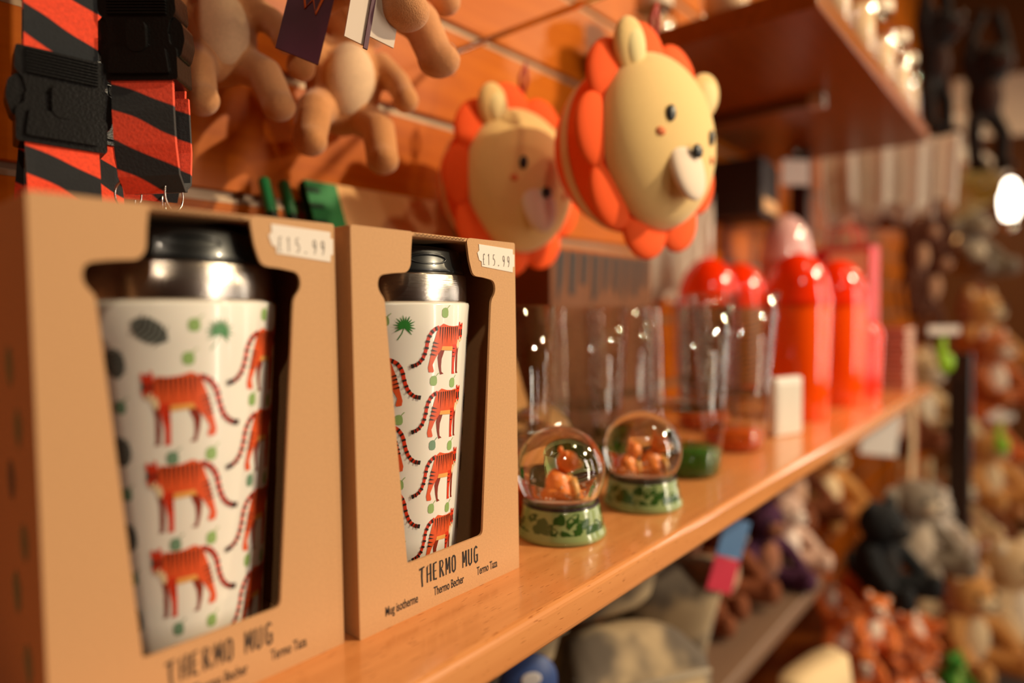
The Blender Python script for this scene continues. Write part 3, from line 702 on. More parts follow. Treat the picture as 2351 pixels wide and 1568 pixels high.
def pencil(loc, label):
    t = thing('pencil', label, 'pencil', loc, (-.37, 0, 0), 'dark green pencils beside the notebook')
    MB().lathe([(0, 0), (.0042, .0), (.0042, .225), (.0042, .235)], mat('black_green_lacquer', (12, 36, 26), .3), n=6, smooth=False).build('shaft', t)
    MB().lathe([(.0044, .235), (.0044, .262), (.003, .264), (0, .264)], mat('green_cap', (24, 110, 60), .35), n=12).build('cap', t)
    return t
for x, l in ((.2725, 'dark green pencil next to the notebook spine'), (.2565, 'dark green pencil, the left one of the two')): pencil((x, .360, .001), l)
for x in (.2800, .2645): pass
t = thing('kraft_carton', 'dark kraft carton with black stripes behind the tumblers', 'box', (.535, .399, 0))
MB().box(0, .215, 0, .07, 0, .212, kraft('dark_kraft', (112, 66, 36)), .001).build('carton', t)
sb = MB()
for k in range(9): sb.prism([(.012+k*.022, .210), (.026+k*.022, .208), (.020+k*.022, .175-.012*(k % 2)), (.010+k*.022, .155+.01*(k % 3))], -.0006, -.0001, mat('black_stripe', (30, 20, 14), .6))
sb.build('stripe_print', t)

# ------------------------------------------------------------------ plush toys
def bake(mb, vox):
    o = mb.build('tmp'); m = o.modifiers.new('r', 'REMESH'); m.mode = 'VOXEL'; m.voxel_size = vox
    sm = o.modifiers.new('s', 'SMOOTH'); sm.iterations = 4; sm.factor = .6
    bpy.context.view_layer.update(); dg = bpy.context.evaluated_depsgraph_get()
    me = bpy.data.meshes.new_from_object(o.evaluated_get(dg)); bpy.data.objects.remove(o)
    for p in me.polygons: p.use_smooth = True; p.material_index = 0
    return me
def plushmat(name, c): return mat(name, c, .9, sheen=.25 if sum(c) > 250 else .0, bump=.35, bscale=160, var=.16, vscale=60)
P_COL = {}
PM = {}
def plush_parts(kind, pose, col, col2, ears='round', mane=None, striped=False):
    """meshes (unit: about 1 tall) for one kind of plush"""
    key = kind
    if key in PM: return PM[key]
    cm = stripes('fur_'+kind, tuple(v*.25 for v in col), col, 7, .2, .30, .05, .9, 5) if striped else plushmat('fur_'+kind, col)
    c2 = plushmat('pale_fur_'+kind, col2)
    b = MB(); parts = []
    if pose in ('sit', 'droop'):
        hd = (0, -.06, .74); hr = .24
        b.ball((0, 0, .30), (.24, .21, .32), cm); b.ball(hd, (hr, hr*.92, hr*.92), cm)
        for s in (-1, 1):
            if pose == 'droop': b.tube([(s*.13, -.04, .12), (s*.20, -.20, .02), (s*.22, -.28, -.16)], [.12, .11, .10], cm, 12); b.ball((s*.22, -.30, -.19), (.10, .12, .09), cm)
            else: b.tube([(s*.12, -.05, .10), (s*.22, -.28, .09), (s*.27, -.45, .10)], [.12, .115, .10], cm, 12); b.ball((s*.275, -.46, .13), (.10, .08, .13), cm)
            b.tube([(s*.18, -.04, .50), (s*.30, -.16, .36), (s*.32, -.28, .24)], [.09, .085, .075], cm, 12); b.ball((s*.32, -.29, .22), .085, cm)
        b.tube([(0, .15, .10), (.1, .32, .12), (.22, .40, .25)], .05, cm, 10)
        belly = ((0, -.10, .30), (.17, .14, .24))
    elif pose == 'stand':
        hd = (.52, 0, .62); hr = .23
        b.ball((0, 0, .42), (.42, .19, .21), cm); b.ball(hd, (hr, hr*.95, hr*.95), cm); b.ball((.3, 0, .5), (.2, .17, .2), cm)
        for sx in (-.28, .26):
            for s in (-1, 1): b.tube([(sx, s*.11, .40), (sx+.02, s*.13, .2), (sx+.03, s*.13, .05)], [.12, .095, .09], cm, 12); b.ball((sx+.06, s*.13, .05), (.12, .09, .07), cm)
        b.tube([(-.38, 0, .45), (-.55, 0, .35), (-.62, .03, .15)], .04, cm, 8)
        belly = ((0, 0, .30), (.30, .13, .12))
    else:  # hanging by long arms
        hd = (0, -.06, .60); hr = .14
        b.ball((0, 0, .36), (.13, .11, .19), cm); b.ball(hd, (hr, hr, hr*.95), cm)
        for s in (-1, 1):
            b.tube([(s*.08, 0, .48), (s*.17, -.02, .62), (s*.12, -.02, .85), (s*.05, -.03, 1.0)], [.055, .05, .045, .05], cm, 10)
            b.tube([(s*.07, 0, .22), (s*.12, -.04, .08), (s*.10, -.05, -.15)], [.06, .055, .05], cm, 10); b.ball((s*.10, -.08, -.17), (.06, .09, .045), cm)
        b.tube([(0, .08, .22), (.04, .16, .05), (.12, .16, -.2)], .025, cm, 8)
        belly = ((0, -.05, .36), (.09, .075, .14))
    me = bake(b, .018); me.materials.clear(); me.materials.append(cm)
    me.name = 'plush_body'; parts.append(('body', me))
    yaw = -PI/2 if pose != 'stand' else 0   # way the head looks: -Y, or +X when standing
    F = Matrix.Translation(hd) @ Matrix.Rotation(yaw, 4, 'Z')   # +X of this frame points out of the face
    def put(name, mb): parts.append((name, mb.mesh(name)))
    e = MB(); e.ball((hr*.78, 0, -hr*.22), (hr*.42, hr*.50, hr*.38), c2, mtx=F); put('muzzle', e)
    e = MB(); e.ball((hr*1.18, 0, -hr*.08), (hr*.10, hr*.14, hr*.10), M_eye, n=10, mtx=F); put('nose', e)
    for s in (-1, 1):
        e = MB(); e.ball((hr*.82, s*hr*.42, hr*.22), hr*.11, M_eye, n=10, mtx=F); put('eye', e)
        e = MB()
        if ears == 'big': e.ball((-.02, s*hr*1.25, hr*.1), (hr*.16, hr*.55, hr*.62), cm, mtx=F)
        elif ears == 'long': e.ball((0, s*hr*.55, hr*1.35), (hr*.16, hr*.24, hr*.7), cm, mtx=F)
        else: e.ball((0, s*hr*.72, hr*.78), (hr*.18, hr*.34, hr*.36), cm, mtx=F); e.ball((hr*.1, s*hr*.72, hr*.76), (hr*.14, hr*.2, hr*.22), c2, mtx=F)
        put('ear', e)
    e = MB(); e.ball(belly[0], belly[1], c2); put('belly', e) if pose != 'stand' else e.bm.free()
    if mane:
        e = MB(); mm = plushmat('mane_'+kind, mane)
        for k in range(11):
            a = 2*PI*k/11; e.ball((-hr*.15, hr*.95*math.cos(a), hr*.95*math.sin(a)), (hr*.35, hr*.38, hr*.38), mm, n=12, mtx=F)
        put('mane', e)
    PM[key] = parts; return parts
KINDS = {
 'tan lion cub': dict(pose='droop', col=(206, 140, 82), col2=(232, 196, 156)),
 'cream bellied cub': dict(pose='droop', col=(214, 146, 92), col2=(232, 200, 172)),
 'tan camel': dict(pose='droop', col=(200, 140, 88), col2=(226, 190, 150)),
 'grey seal': dict(pose='sit', col=(150, 132, 112), col2=(214, 198, 176)),
 'grey elephant': dict(pose='sit', col=(138, 122, 104), col2=(206, 184, 158), ears='big'),
 'brown monkey': dict(pose='sit', col=(122, 62, 26), col2=(214, 166, 134)),
 'orange tiger': dict(pose='sit', col=(232, 122, 46), col2=(240, 214, 190), striped=True),
 'orange fox': dict(pose='sit', col=(232, 120, 44), col2=(246, 226, 206)),
 'black panther': dict(pose='sit', col=(9, 9, 13), col2=(26, 20, 18)),
 'cream bear': dict(pose='sit', col=(226, 190, 140), col2=(240, 220, 190)),
 'pinkish bunny': dict(pose='sit', col=(214, 176, 156), col2=(236, 214, 200), ears='long'),
 'purple bear': dict(pose='sit', col=(70, 24, 58), col2=(150, 90, 60)),
 'lion': dict(pose='sit', col=(214, 148, 74), col2=(236, 206, 160), mane=(150, 76, 28)),
 'dark monkey': dict(pose='hang', col=(30, 17, 14), col2=(70, 40, 28)),
 'brown ape': dict(pose='hang', col=(96, 48, 22), col2=(206, 150, 110)),
 'white bear': dict(pose='sit', col=(226, 208, 190), col2=(240, 226, 210)),
 'green frog': dict(pose='sit', col=(52, 128, 28), col2=(150, 190, 80)),
}
PNAME = {'cream bellied cub': 'cub_plush', 'tan lion cub': 'lion_cub_plush', 'tan camel': 'cub_plush', 'grey seal': 'seal_plush', 'grey elephant': 'elephant_plush', 'brown monkey': 'monkey_plush', 'orange tiger': 'tiger_plush',
         'orange fox': 'fox_plush', 'black panther': 'panther_plush', 'cream bear': 'bear_plush', 'pinkish bunny': 'bunny_plush', 'purple bear': 'bear_plush', 'lion': 'maned_lion_plush', 'dark monkey': 'long_armed_monkey_plush',
         'brown ape': 'ape_plush', 'white bear': 'bear_plush', 'green frog': 'frog_plush'}
def plush(kind, loc, size, rot, label, group):
    parts = plush_parts(kind, **KINDS[kind])
    t = thing(PNAME[kind], label, 'plush toy', loc, rot, group, size)
    for n, me in parts:
        o = bpy.data.objects.new(n, me); C.objects.link(o); o.parent = t
    return t
# tan animals hanging over the left part of the wall
G1 = 'tan plush animals on the hook above the boxes'
hook((.300, .25, .470), 0.0, 'chrome hook at the top carrying the tan plush animals')
plush('cream bellied cub', (.256, .325, .330), .118, (0, .15, .45), 'foremost tan plush animal with pale legs hanging at top centre', G1)
plush('tan lion cub', (.246, .392, .284), .118, (0, .15, -.35), 'tan plush cub with a purple neck tag in the middle of the cluster', G1)
plush('tan camel', (.216, .432, .300), .108, (0, -.1, -.2), 'shaded tan plush nearest the wall, left end of the cluster', G1)
tg = thing('hang_tag', 'purple hang tag with orange mark on the tan plush cluster', 'tag', (.222, .330, .338), (0, .25, -.4))
MB().box(-.012, .012, -.0006, .0006, -.048, .0, mat('purple_card', (84, 10, 44), .5)).build('card', tg)
MB().tube([(-.005, -.001, -.010), (-.002, -.001, -.02), (.001, -.001, -.013), (.004, -.001, -.021), (.006, -.001, -.01)], .0008, mat('orange_mark', (236, 110, 30), .5), n=5).build('printed_mark', tg)
tg2 = thing('paper_tag', 'white folded tag with purple edge under the tan plush', 'tag', (.232, .288, .330), (0, .2, -.2))
MB().box(-.012, .0, -.0006, .0006, -.042, .0, mat('white_tag', (228, 206, 186), .6)).build('left_leaf', tg2)
MB().box(.0, .016, -.0012, -.0002, -.036, .004, mat('white_tag', (0, 0, 0))).build('right_leaf', tg2)
MB().box(-.0012, .0012, -.0020, -.0008, -.044, .0, mat('purple_card', (0, 0, 0))).build('purple_edge', tg2)

SEC = 'plush toys packed on the lower shelf'; HEAP = 'plush toys heaped on the base cabinet'; HANG = 'plush toys hanging on the wall beyond the shelves'
T_ = [
 ('brown monkey', (.810, .385, -.300), .125, (0, 0, -.4), 'brown plush monkey just right of the blue and pink tag', SEC),
 ('brown monkey', (.915, .385, -.300), .150, (0, 0, -.2), 'taller brown plush monkey left of the dark purple bear', SEC),
 ('purple bear', (1.020, .385, -.300), .140, (0, 0, -.5), 'dark purple plush bear under the far half of the shelf', SEC),
 ('pinkish bunny', (1.110, .375, -.300), .130, (0, 0, -.3), 'pinkish plush bunny at the far end of the lower shelf', SEC),
 ('lion', (1.390, .340, -.300), .190, (0, 0, -.5), 'maned plush lion behind the hanging white tag', HANG),
 ('black panther', (1.330, .290, -.375), .170, (0, 0, -.3), 'black plush panther hanging below the shelf end', HANG),
 ('brown monkey', (1.300, .400, -.260), .180, (0, 0, -.3), 'brown plush monkey above the black panther', HANG),
 ('grey elephant', (1.480, .270, -.370), .190, (0, 0, -.5), 'grey brown plush elephant right of the black panther', HANG),
 ('white bear', (1.600, .215, -.400), .130, (0, 0, -.6), 'small white plush bear right of the grey elephant', HANG),
 ('lion', (1.610, .200, -.578), .200, (0, 0, -.6), 'large brown plush lion standing right of the heap', HEAP),
 ('green frog', (1.390, .165, -.545), .075, (0, 0, -.4), 'green plush frog at the bottom of the picture', HEAP),
 ('green frog', (1.430, .155, -.578), .060, (0, 0, -.9), 'smaller green plush frog, right of the other frog', HEAP),
 ('cream bear', (1.780, .170, -.578), .230, (0, 0, -.5), 'cream plush bear past the large brown lion', HEAP),
 ('orange tiger', (1.960, .170, -.578), .170, (0, 0, -.5), 'striped plush tiger at the right picture edge beside the floor', HEAP),
 ('cream bear', (1.970, .180, -.480), .180, (0, 0, -.5), 'cream plush bear above the tiger at the right picture edge', HANG),
 ('lion', (2.120, .160, -.370), .200, (0, 0, -.6), 'maned lion plush hanging at the right picture edge below the green toy', HANG),
 ('orange tiger', (2.240, .160, -.120), .210, (0, 0, -.6), 'striped tiger plush hanging at the right edge beside the dark post', HANG),
 ('dark monkey', (1.800, .240, .600), .300, (0, 0, -.4), 'dark long armed plush monkey hanging by the upper shelf end', HANG),
 ('dark monkey', (2.380, .190, .620), .380, (0, 0, -.8), 'dark long armed plush monkey farther right near the ceiling', HANG),
 ('brown ape', (1.860, .280, .180), .260, (0, 0, -.3), 'brown plush ape hanging behind the red gift bag', HANG),
 ('brown ape', (2.000, .250, .330), .240, (0, 0, -.5), 'brown plush ape beside the cream cylinder', HANG),
 ('brown monkey', (1.700, .340, .330), .140, (0, 0, -.4), 'brown plush head under the white cloths', HANG),
 ('lion', (2.600, .220, -.050), .260, (0, 0, -.5), 'maned plush lion far down the wall', HANG),
 ('cream bear', (1.900, .260, -.180), .230, (0, 0, -.4), 'cream plush bear hanging under the neon green pack', HANG),
 ('brown monkey', (1.680, .300, -.180), .200, (0, 0, -.4), 'brown plush monkey beside the cream ribbon', HANG),
 ('grey elephant', (2.600, .240, .250), .220, (0, 0, -.5), 'grey plush elephant far down the wall', HANG),
 ('white bear', (2.900, .300, .600), .240, (0, 0, -.5), 'white plush bear farthest along the wall', HANG),
 ('brown ape', (2.200, .300, .100), .300, (0, 0, -.4), 'brown plush ape left of the garlic shaped charm', HANG),
 ('orange fox', (2.500, .200, -.340), .220, (0, 0, -.5), 'orange plush fox far right above the floor', HANG),
 ('tan lion cub', (2.800, .200, -.578), .260, (0, 0, -.8), 'tan plush cub at the far end of the cabinet', HEAP),
 ('brown monkey', (2.400, .220, -.578), .240, (0, 0, -.6), 'brown plush monkey on the far part of the cabinet', HEAP),
]
for a in T_: plush(*a)
rnd = random.Random(11); q = 0
HEAPED = []
for layer, nn in enumerate((10, 8, 6, 4)):
    for k in range(nn):
        x = 1.13+.055*layer*.6+(.40-.07*layer)*k/max(1, nn-1); y = .20+.055*(k % 2)+.02*layer; z = -.579+.052*layer
        kd = 'orange tiger' if k % 3 == 2 else 'orange fox'
        HEAPED.append((layer, kd, plush(kd, (x, y, z), .086, (rnd.uniform(-.5, .5), rnd.uniform(-.5, .5), rnd.uniform(-1.4, .4)), 'small plush in the heap', 'small plush toys heaped below the shelf end')))
M_cush = mat('grey_printed_fleece', (150, 134, 112), .9, sheen=.15, bump=.4, bscale=120)
def fleece():
    m, nt, b = newmat('blotched_fleece'); N = nt.nodes.new; L = nt.links.new
    tc = N('ShaderNodeTexCoord'); n = N('ShaderNodeTexNoise'); n.inputs['Scale'].default_value = 16; L(tc.outputs['Object'], n.inputs['Vector'])
    r = N('ShaderNodeValToRGB'); r.color_ramp.elements[0].position = .42; r.color_ramp.elements[1].position = .58
    r.color_ramp.elements[0].color = (*lin((96, 84, 72)), 1); r.color_ramp.elements[1].color = (*lin((176, 152, 118)), 1)
    L(n.outputs['Fac'], r.inputs[0]); L(r.outputs[0], b.inputs['Base Color']); b.inputs['Roughness'].default_value = .95; return m
M_fl = fleece()
def cushion(loc, size, rot, label):
    b = MB(); g = bmesh.ops.create_cube(b.bm, size=1); bmesh.ops.subdivide_edges(b.bm, edges=b.bm.edges[:], cuts=9, use_grid_fill=True)
    for v in b.bm.verts:
        x, y, z = v.co*2; e = 1-.30*(abs(x)**4*abs(y)**0+abs(z)**4)/2
        th = .25+.75*(1-abs(x)**4)**.5*(1-abs(z)**4)**.5
        v.co = Vector((x*size[0]/2*(1-.06*(1-abs(z))), (y*th+.0)*size[1]/2+.0, z*size[2]/2*(1-.06*(1-abs(x)))))
    b._tag(b.bm.faces, M_fl, True); t = thing('cushion', label, 'cushion', loc, rot, 'grey cushions under the shelf')
    b.build('cover', t); MB().tube([(-size[0]/2, 0, -size[2]/2), (size[0]/2, 0, -size[2]/2), (size[0]/2, 0, size[2]/2), (-size[0]/2, 0, size[2]/2)], .0025, M_cush, closed=True).build('piping', t)
    return t
cushion((.440, .395, -.245), (.15, .10, .105), (1.2, 0, -.3), 'grey fleece cushion lowest at the left under the shelf')
cushion((.465, .400, -.165), (.14, .09, .10), (1.3, 0, -.2), 'grey brown cushion above the lowest left one')
cushion((.600, .375, -.250), (.16, .11, .12), (1.15, .1, -.4), 'large grey blotched cushion in the middle under the shelf')
cushion((.620, .400, -.165), (.14, .10, .10), (1.2, 0, -.5), 'blotched cushion on top, farther of the grey cushions')
cushion((.705, .345, -.225), (.13, .08, .15), (.25, .15, -.9), 'pale edged cushion standing beside the blue and pink tag')
# ------------------------------------------------------------------ things between the toys
t = thing('hang_tag', 'blue and pink card tag hanging under the shelf beside the grey toys', 'tag', (.735, .282, -.095), (0, .35, -.5))
MB().box(-.018, .018, -.001, .001, -.045, .0, mat('blue_card', (88, 128, 176), .5)).build('blue_panel', t)
MB().box(-.018, .018, -.001, .001, -.085, -.046, mat('pink_card', (208, 44, 70), .5)).build('pink_panel', t)
t = thing('round_badge', 'blue round badge with white print at the bottom under the shelf', 'badge', (.395, .322, -.150), (0, 0, -.6))
MB().lathe([(0, 0), (.024, 0), (.025, .001), (.024, .003), (0, .003)], mat('blue_plastic', (62, 84, 140), .4), n=32, mtx=Matrix.Rotation(PI/2, 4, 'X')).build('disc', t)
MB().ball((.002, -.0032, .004), (.009, .0006, .006), mat('white_print', (214, 206, 204), .5), n=14).build('white_mark', t)
t = thing('price_tag', 'white card tag hanging from the shelf edge near its far end', 'tag', (1.335, .245, -.021), (0, .12, -.8))
MB().box(-.035, .035, -.001, .001, -.100, 0, mat('white_tag_card', (226, 214, 204), .5), .0005, 1).build('card', t)
M_creamcloth = mat('cream_cotton', (226, 196, 150), .85, bump=.3, bscale=60)
def sack(name, loc, w_, d_, h_, m, label, cat, rz=0, handles=True):
    t = thing(name, label, cat, loc, (0, 0, rz)); b = MB(); n = 24
    pr = []
    for k in range(9):
        f = k/8; z = h_*f; s = 1-.12*math.sin(f*PI)*-1-.10*f; ring = []
        for j in range(n):
            a = 2*PI*j/n; ca, sa = math.cos(a), math.sin(a); e = .6
            x = math.copysign(abs(ca)**e, ca)*w_/2*s; y = math.copysign(abs(sa)**e, sa)*d_/2*s*(1-.4*f); x += .004*math.sin(5*a+f*6)
            ring.append(b.bm.verts.new((x, y, z)))
        pr.append(ring)
    for A, B in zip(pr, pr[1:]):
        for j in range(n): b.bm.faces.new((A[j], A[(j+1) % n], B[(j+1) % n], B[j]))
    b.bm.faces.new(pr[0][::-1]); b.bm.faces.new(pr[-1]); b._tag(b.bm.faces, m, True); b.build('bag_body', t)
    if handles:
        for s in (-1, 1): MB().tube([(-w_*.2, s*d_*.2, h_*.97), (-w_*.15, s*d_*.25, h_*1.25), (w_*.15, s*d_*.25, h_*1.25), (w_*.2, s*d_*.2, h_*.97)], .006, m, 8).build('handle', t)
    return t
sack('tote_bag', (.905, .245, -.578), .15, .08, .250, M_creamcloth, 'cream cotton tote bag at the bottom under the lower shelf edge', 'bag', -.2, False)
sack('tote_bag', (1.72, .200, -.578), .14, .09, .30, M_creamcloth, 'cream cotton tote bag right of the large brown lion', 'bag', -.4, True)
def cloth(loc, w_, h_, m, label, rz):
    b = MB(); nx, nz = 40, 8; V = []
    for k in range(nz+1):
        V.append([b.bm.verts.new((w_*(i/nx-.5)*(1-.06*k/nz), .014*math.sin(i*.62)+.005*math.sin(i*1.3), -h_*k/nz-.012*math.sin(i*.5)*k/nz)) for i in range(nx+1)])
    for a, c in zip(V, V[1:]):
        for i in range(nx): b.bm.faces.new((a[i], a[i+1], c[i+1], c[i]))
    bmesh.ops.solidify(b.bm, geom=b.bm.faces[:], thickness=.003); b._tag(b.bm.faces, m, True)
    t = thing('shopping_bag', label, 'cloth bag', loc, (0, 0, rz)); b.build('cloth', t)
    MB().tube([(-.03, 0, -.01), (-.02, 0, .05), (.02, 0, .05), (.03, 0, -.01)], .004, m, 8).build('handle', t); return t
M_wcloth = mat('white_cloth', (246, 232, 218), .85)
cloth((1.52, .275, .490), .26, .135, M_wcloth, 'white cloth bag hanging right behind the upper shelf end', -1.1)
cloth((1.58, .300, .470), .24, .135, M_wcloth, 'white cloth bag behind the first one beyond the upper shelf', -.9)
cloth((.955, .450, .330), .17, .16, M_wcloth, 'white cloth hanging under the upper shelf behind the red domes', -.06)
t = thing('card_sign', 'small white card fixed under the upper shelf', 'sign', (1.21, .363, .387), (0, 0, -.7))
MB().box(-.026, .026, -.001, .001, -.022, .022, M_wcloth).build('card', t); MB().tube([(0, 0, .02), (0, .0, .058)], .001, M_chrome, n=6).build('wire', t)
t = thing('dark_box', 'dark box standing at the wall under the upper shelf', 'box', (1.13, .40, .30), (0, 0, .1))
MB().box(-.06, .06, -.02, .068, 0, .095, mat('dark_carton', (40, 22, 14), .6), .002).build('carton', t); MB().box(-.05, .05, -.021, -.0201, .01, .03, M_kraft).build('label_strip', t)
MB().box(1.285, 1.315, .365, .395, .002, .4445, mat('dark_post', (60, 24, 12), .5), .002).build('shelf_support'); tag(bpy.data.objects['shelf_support'], 'dark upright support between the beech shelf and upper shelf', 'support')
t = thing('display_post', 'dark brown display post at right beyond the shelves', 'post', (1.83, .180, -.578))
MB().box(-.022, .022, -.022, .022, 0, .62, mat('dark_brown_post', (44, 22, 12), .5), .003).build('post', t); MB().box(-.05, .05, -.04, .04, 0, .012, mat('dark_brown_post', (0, 0, 0)), .002).build('foot', t)
t = thing('cream_ribbon', 'long cream fabric ribbon hanging beyond the end of the shelf', 'ribbon', (1.57, .240, -.02))
MB().tube([(0, 0, .02), (.004, -.004, -.1), (.0, .0, -.25), (.006, -.004, -.32)], 1, M_creamcloth, flat=(.045, .004, (0, 1, 0))).build('ribbon', t)
MB().tube([(.03, 0, .02), (.03, -.004, -.1), (.04, .0, -.22)], 1, mat('coral_fabric', (214, 110, 66), .8), flat=(.03, .004, (0, 1, 0))).build('coral_strip', t)
# neon green toy in a clear pack
for loc, s, lab in (((1.50, .175, .095), 1, 'clear pack with neon green toy at the shelf end'), ((1.98, .112, -.130), 1.1, 'clear pack with neon green toy at the right picture edge')):
    t = thing('toy_pack', lab, 'toy pack', loc, (0, 0, -.9), 'clear packs with neon green toys', s)
    M_neon = mat('neon_green', (170, 226, 30), .4, sss=.2)
    MB().box(-.030, .030, -.012, .012, -.085, .0, thin_glass('clear_film', (.93, .93, .93), .05, gloss=.4, base=.0), .004).build('clear_bag', t)
    v = MB(); v.ball((.004, 0, -.055), (.016, .009, .02), M_neon); v.ball((-.004, 0, -.026), (.008, .006, .022), M_neon, (0, .2, 0)); v.build('green_toy', t)
    MB().box(-.030, .030, -.001, .001, .0, .016, M_sticker).build('header_card', t)
t = thing('lamp_shade', 'cream cylindrical lamp shade at upper right', 'lamp', (2.43, .235, .49), (1.35, 0, -.9))
MB().lathe([(.055, -.08), (.060, .08), (.058, .08), (.053, -.08)], mat('cream_shade', (230, 206, 140), .7), n=36).build('shade', t); MB().tube([(0, 0, .0), (0, 0, .09)], .004, M_chrome).build('stem', t)
t = thing('wall_lamp', 'bright white oval lamp at the right picture edge', 'lamp', (3.25, .165, .565), (0, 0, -.3))
MB().ball((0, 0, 0), (.032, .032, .085), mat('lamp_glow', (255, 238, 214), .5, emit=9)).build('bulb', t); MB().lathe([(.02, -.11), (.024, -.07), (.0, -.07)], M_chrome).build('socket', t)
for q in (((2.94, .248, .317), 'lower small glowing lamp among the far toys'), ((2.92, .285, .39), 'upper small glowing lamp among the far toys')):
    t = thing('small_lamp', q[1], 'lamp', q[0], (0, 0, 0), 'small glowing lamps'); MB().tube([(0, 0, -.035), (0, .4705-q[0][1], -.035)], .004, M_chrome).build('wall_arm', t); MB().ball((0, 0, 0), (.026, .026, .03), mat('lamp_amber', (255, 196, 120), .5, emit=1.6)).build('bulb', t); MB().lathe([(.015, -.045), (.018, -.025), (0, -.025)], M_chrome).build('socket', t)
tag(MB().box(-.17, .17, -.006, .006, -.12, .12, mat('whitish_board', (222, 196, 170), .6), .002).build('notice_board', None, (3.28, .20, .95), (0, 0, -1.2)), 'pale notice board at upper right far down the shop', 'board')
# jars on the upper shelf
M_frost = thin_glass('pale_jar_glass', (.92, .88, .84), .05, gloss=.7, base=.06)
JG = 'glass jars on the upper shelf'
for i, (x, y, h_, l) in enumerate(((.86, .222, .125, 'glass jar nearest on the upper shelf edge'), (.99, .222, .13, 'glass jar second along the upper shelf edge'), (1.12, .222, .12, 'glass jar third along the upper shelf edge'),
                             (1.25, .222, .115, 'glass jar fourth along the upper shelf edge'), (1.35, .225, .11, 'glass jar at the far end of the upper shelf'), (.745, .30, .06, 'low glass jar at the left end of the upper shelf'), (.76, .40, .06, 'low glass jar by the wall on the upper shelf'))):
    t = thing('glass_jar', l, 'jar', (x, y, .4702), (0, 0, 0), JG)
    MB().lathe([(0, 0), (.026, 0), (.029, .004), (.029, h_*.8), (.022, h_*.9), (.022, h_), (.020, h_), (.020, h_*.9)], M_frost, n=36).build('jar_wall', t)
    MB().lathe([(0, .003), (.025, .003), (.025, h_*.6), (0, h_*.62)], mat('cream_filling', (226, 196, 160), .6), n=30).build('filling', t)
    MB().lathe([(.0235, h_-.006), (.024, h_+.008), (.022, h_+.011), (0, h_+.011)], mat('cream_lid', (214, 190, 165), .5), n=30).build('lid', t)
# bracket under the upper shelf
t = thing('shelf_bracket', 'thin metal bracket arm under the upper shelf', 'bracket', (.98, .0, 0))
MB().box(-.004, .004, .27, .4705, .430, .4448, mat('bracket_metal', (120, 96, 70), .4, .8), .001).build('arm', t); MB().box(-.01, .01, .255, .275, .425, .4448, mat('clip_plastic', (190, 176, 160), .4), .002).build('clip', t)
# hooks for the toys on the far wall
for i, (x, z, l) in enumerate(((1.80, .915, 'hook at the far wall holding the first dark monkey'), (2.38, 1.015, 'hook at the far wall holding the second dark monkey'), (1.86, .455, 'hook at the far wall holding the brown ape'), (2.20, .41, 'hook at the far wall low behind the ape'), (2.0, .585, 'hook at the far wall beside the cream shade'), (1.58, .515, 'hook at the far wall holding the white cloth bags'), (2.9, .86, 'farthest hook, holding the white plush bear'))):
    hook((x, .24, z), 0.0, l)
def name_heap():
    """each toy of the heap by its row and its order from the left as one faces the wall"""
    for layer, row in enumerate(('lowest', 'second', 'third', 'topmost')):
        L_ = sorted([(o.location.x, kd, o) for l, kd, o in HEAPED if l == layer], key=lambda q: q[0])
        for k, (x, kd, o) in enumerate(L_):
            o['label'] = ('small striped tiger plush, ' if kd == 'orange tiger' else 'small orange fox plush, ')+ORD[k+1]+' from the left in the '+row+' row of the heap'
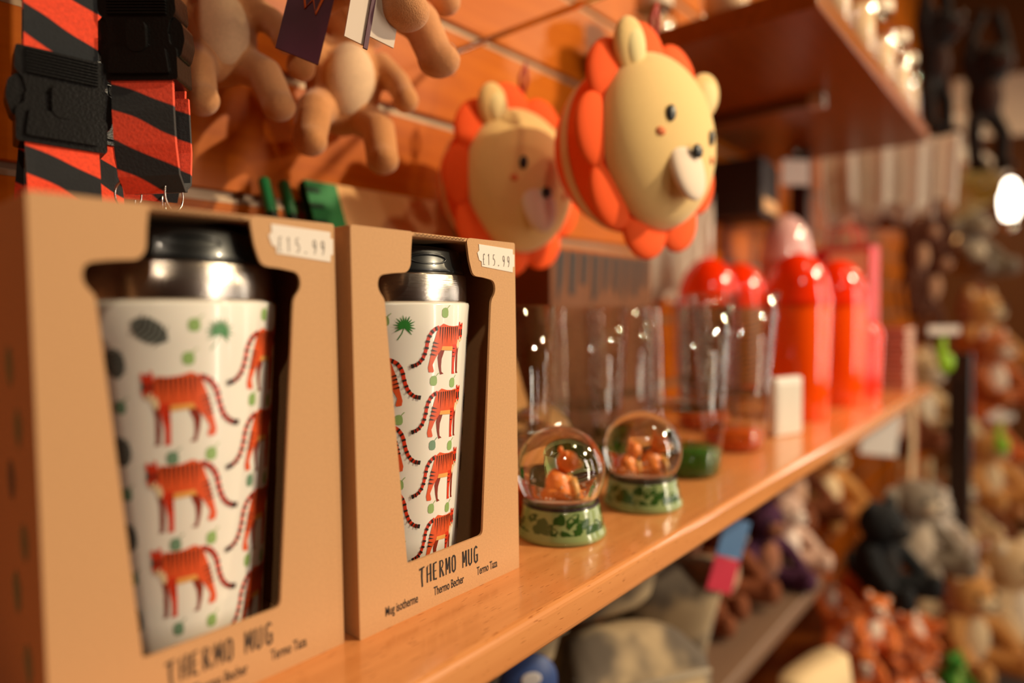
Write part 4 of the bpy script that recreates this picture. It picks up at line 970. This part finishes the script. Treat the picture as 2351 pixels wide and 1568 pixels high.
# SETTLE: small shifts that let the soft toys rest beside one another instead of inside one another
NUDGE = {'bear_plush': (0.041, -0.013, 0.003),
 'bear_plush.001': (0.017, -0.01, 0.034),
 'bear_plush.002': (-0.031, -0.082, 0.002),
 'bear_plush.003': (0.046, 0.034, 0.032),
 'bear_plush.004': (0.041, 0.035, 0.0),
 'bunny_plush': (0.043, -0.008, 0.004),
 'cushion': (-0.048, -0.005, 0.002),
 'cushion.001': (-0.046, 0.004, 0.017),
 'cushion.002': (-0.035, -0.025, 0.016),
 'cushion.003': (-0.051, -0.01, 0.037),
 'cushion.004': (0.004, 0.023, 0.012),
 'elephant_plush': (0.028, -0.039, -0.008),
 'fox_plush': (0.011, -0.001, 0.004),
 'fox_plush.001': (-0.043, -0.008, 0.002),
 'fox_plush.002': (-0.027, -0.001, 0.003),
 'fox_plush.003': (-0.009, -0.005, 0.021),
 'fox_plush.004': (-0.009, -0.043, 0.008),
 'fox_plush.005': (0.01, -0.002, 0.008),
 'fox_plush.006': (-0.015, 0.003, 0.008),
 'fox_plush.007': (0.034, -0.004, 0.001),
 'fox_plush.008': (-0.014, -0.029, 0.007),
 'fox_plush.009': (-0.023, 0.034, -0.006),
 'fox_plush.010': (0.013, 0.035, -0.009),
 'fox_plush.011': (0.003, 0.014, 0.02),
 'fox_plush.012': (0.024, -0.001, 0.007),
 'fox_plush.013': (0.016, 0.018, 0.004),
 'fox_plush.014': (.006+-0.001, 0.007, 0.002),
 'fox_plush.015': (-0.002, 0.011, 0.008),
 'fox_plush.016': (0.027, 0.03, -0.007),
 'fox_plush.017': (-0.0, -0.042, -0.001),
 'fox_plush.018': (-0.039, -0.022, 0.01),
 'fox_plush.019': (0.02, 0.015, 0.006),
 'fox_plush.020': (-0.002, 0.01, -0.0),
 'frog_plush': (-0.013, -0.022, 0.004),
 'frog_plush.001': (0.004, -0.004, -0.0),
 'lion_cub_plush': (0.052, 0.028, -0.001),
 'lion_cub_plush.001': (0.0, 0.0, 0.072),
 'long_armed_monkey_plush.001': (-0.004, -0.005, 0.0),
 'maned_lion_plush': (0.035, 0.041, 0.013),
 'maned_lion_plush.001': (-0.023, -0.053, 0.002),
 'maned_lion_plush.002': (0.006, -0.001, 0.001),
 'monkey_plush': (0.023, 0.019, 0.005),
 'monkey_plush.001': (0.025, 0.012, 0.012),
 'monkey_plush.002': (-0.023, 0.004, 0.01),
 'monkey_plush.004': (0.039, 0.016, 0.0),
 'monkey_plush.005': (-0.011, 0.001, 0.005),
 'panther_plush': (-0.03, -0.039, 0.014),
 'shopping_bag.002': (-0.026, -0.002, 0.0),
 'tiger_plush': (-0.035, -0.04, -0.0),
 'tiger_plush.002': (-0.015, -0.007, 0.003),
 'tiger_plush.003': (-0.03, -0.005, 0.011),
 'tiger_plush.004': (0.022, -0.017, 0.003),
 'tiger_plush.005': (0.003, -0.006, 0.007),
 'tiger_plush.006': (0.01, 0.041, 0.004),
 'tiger_plush.007': (-0.011, -0.011, 0.013),
 'tiger_plush.008': (0.039, 0.009, 0.012),
 'tiger_plush.009': (0.015, 0.017, 0.006),
 'tote_bag.001': (-0.006, 0.053, 0.007)}
for k_, v_ in NUDGE.items():
    if k_ in bpy.data.objects: bpy.data.objects[k_].location += Vector(v_)
# END SETTLE
name_heap()
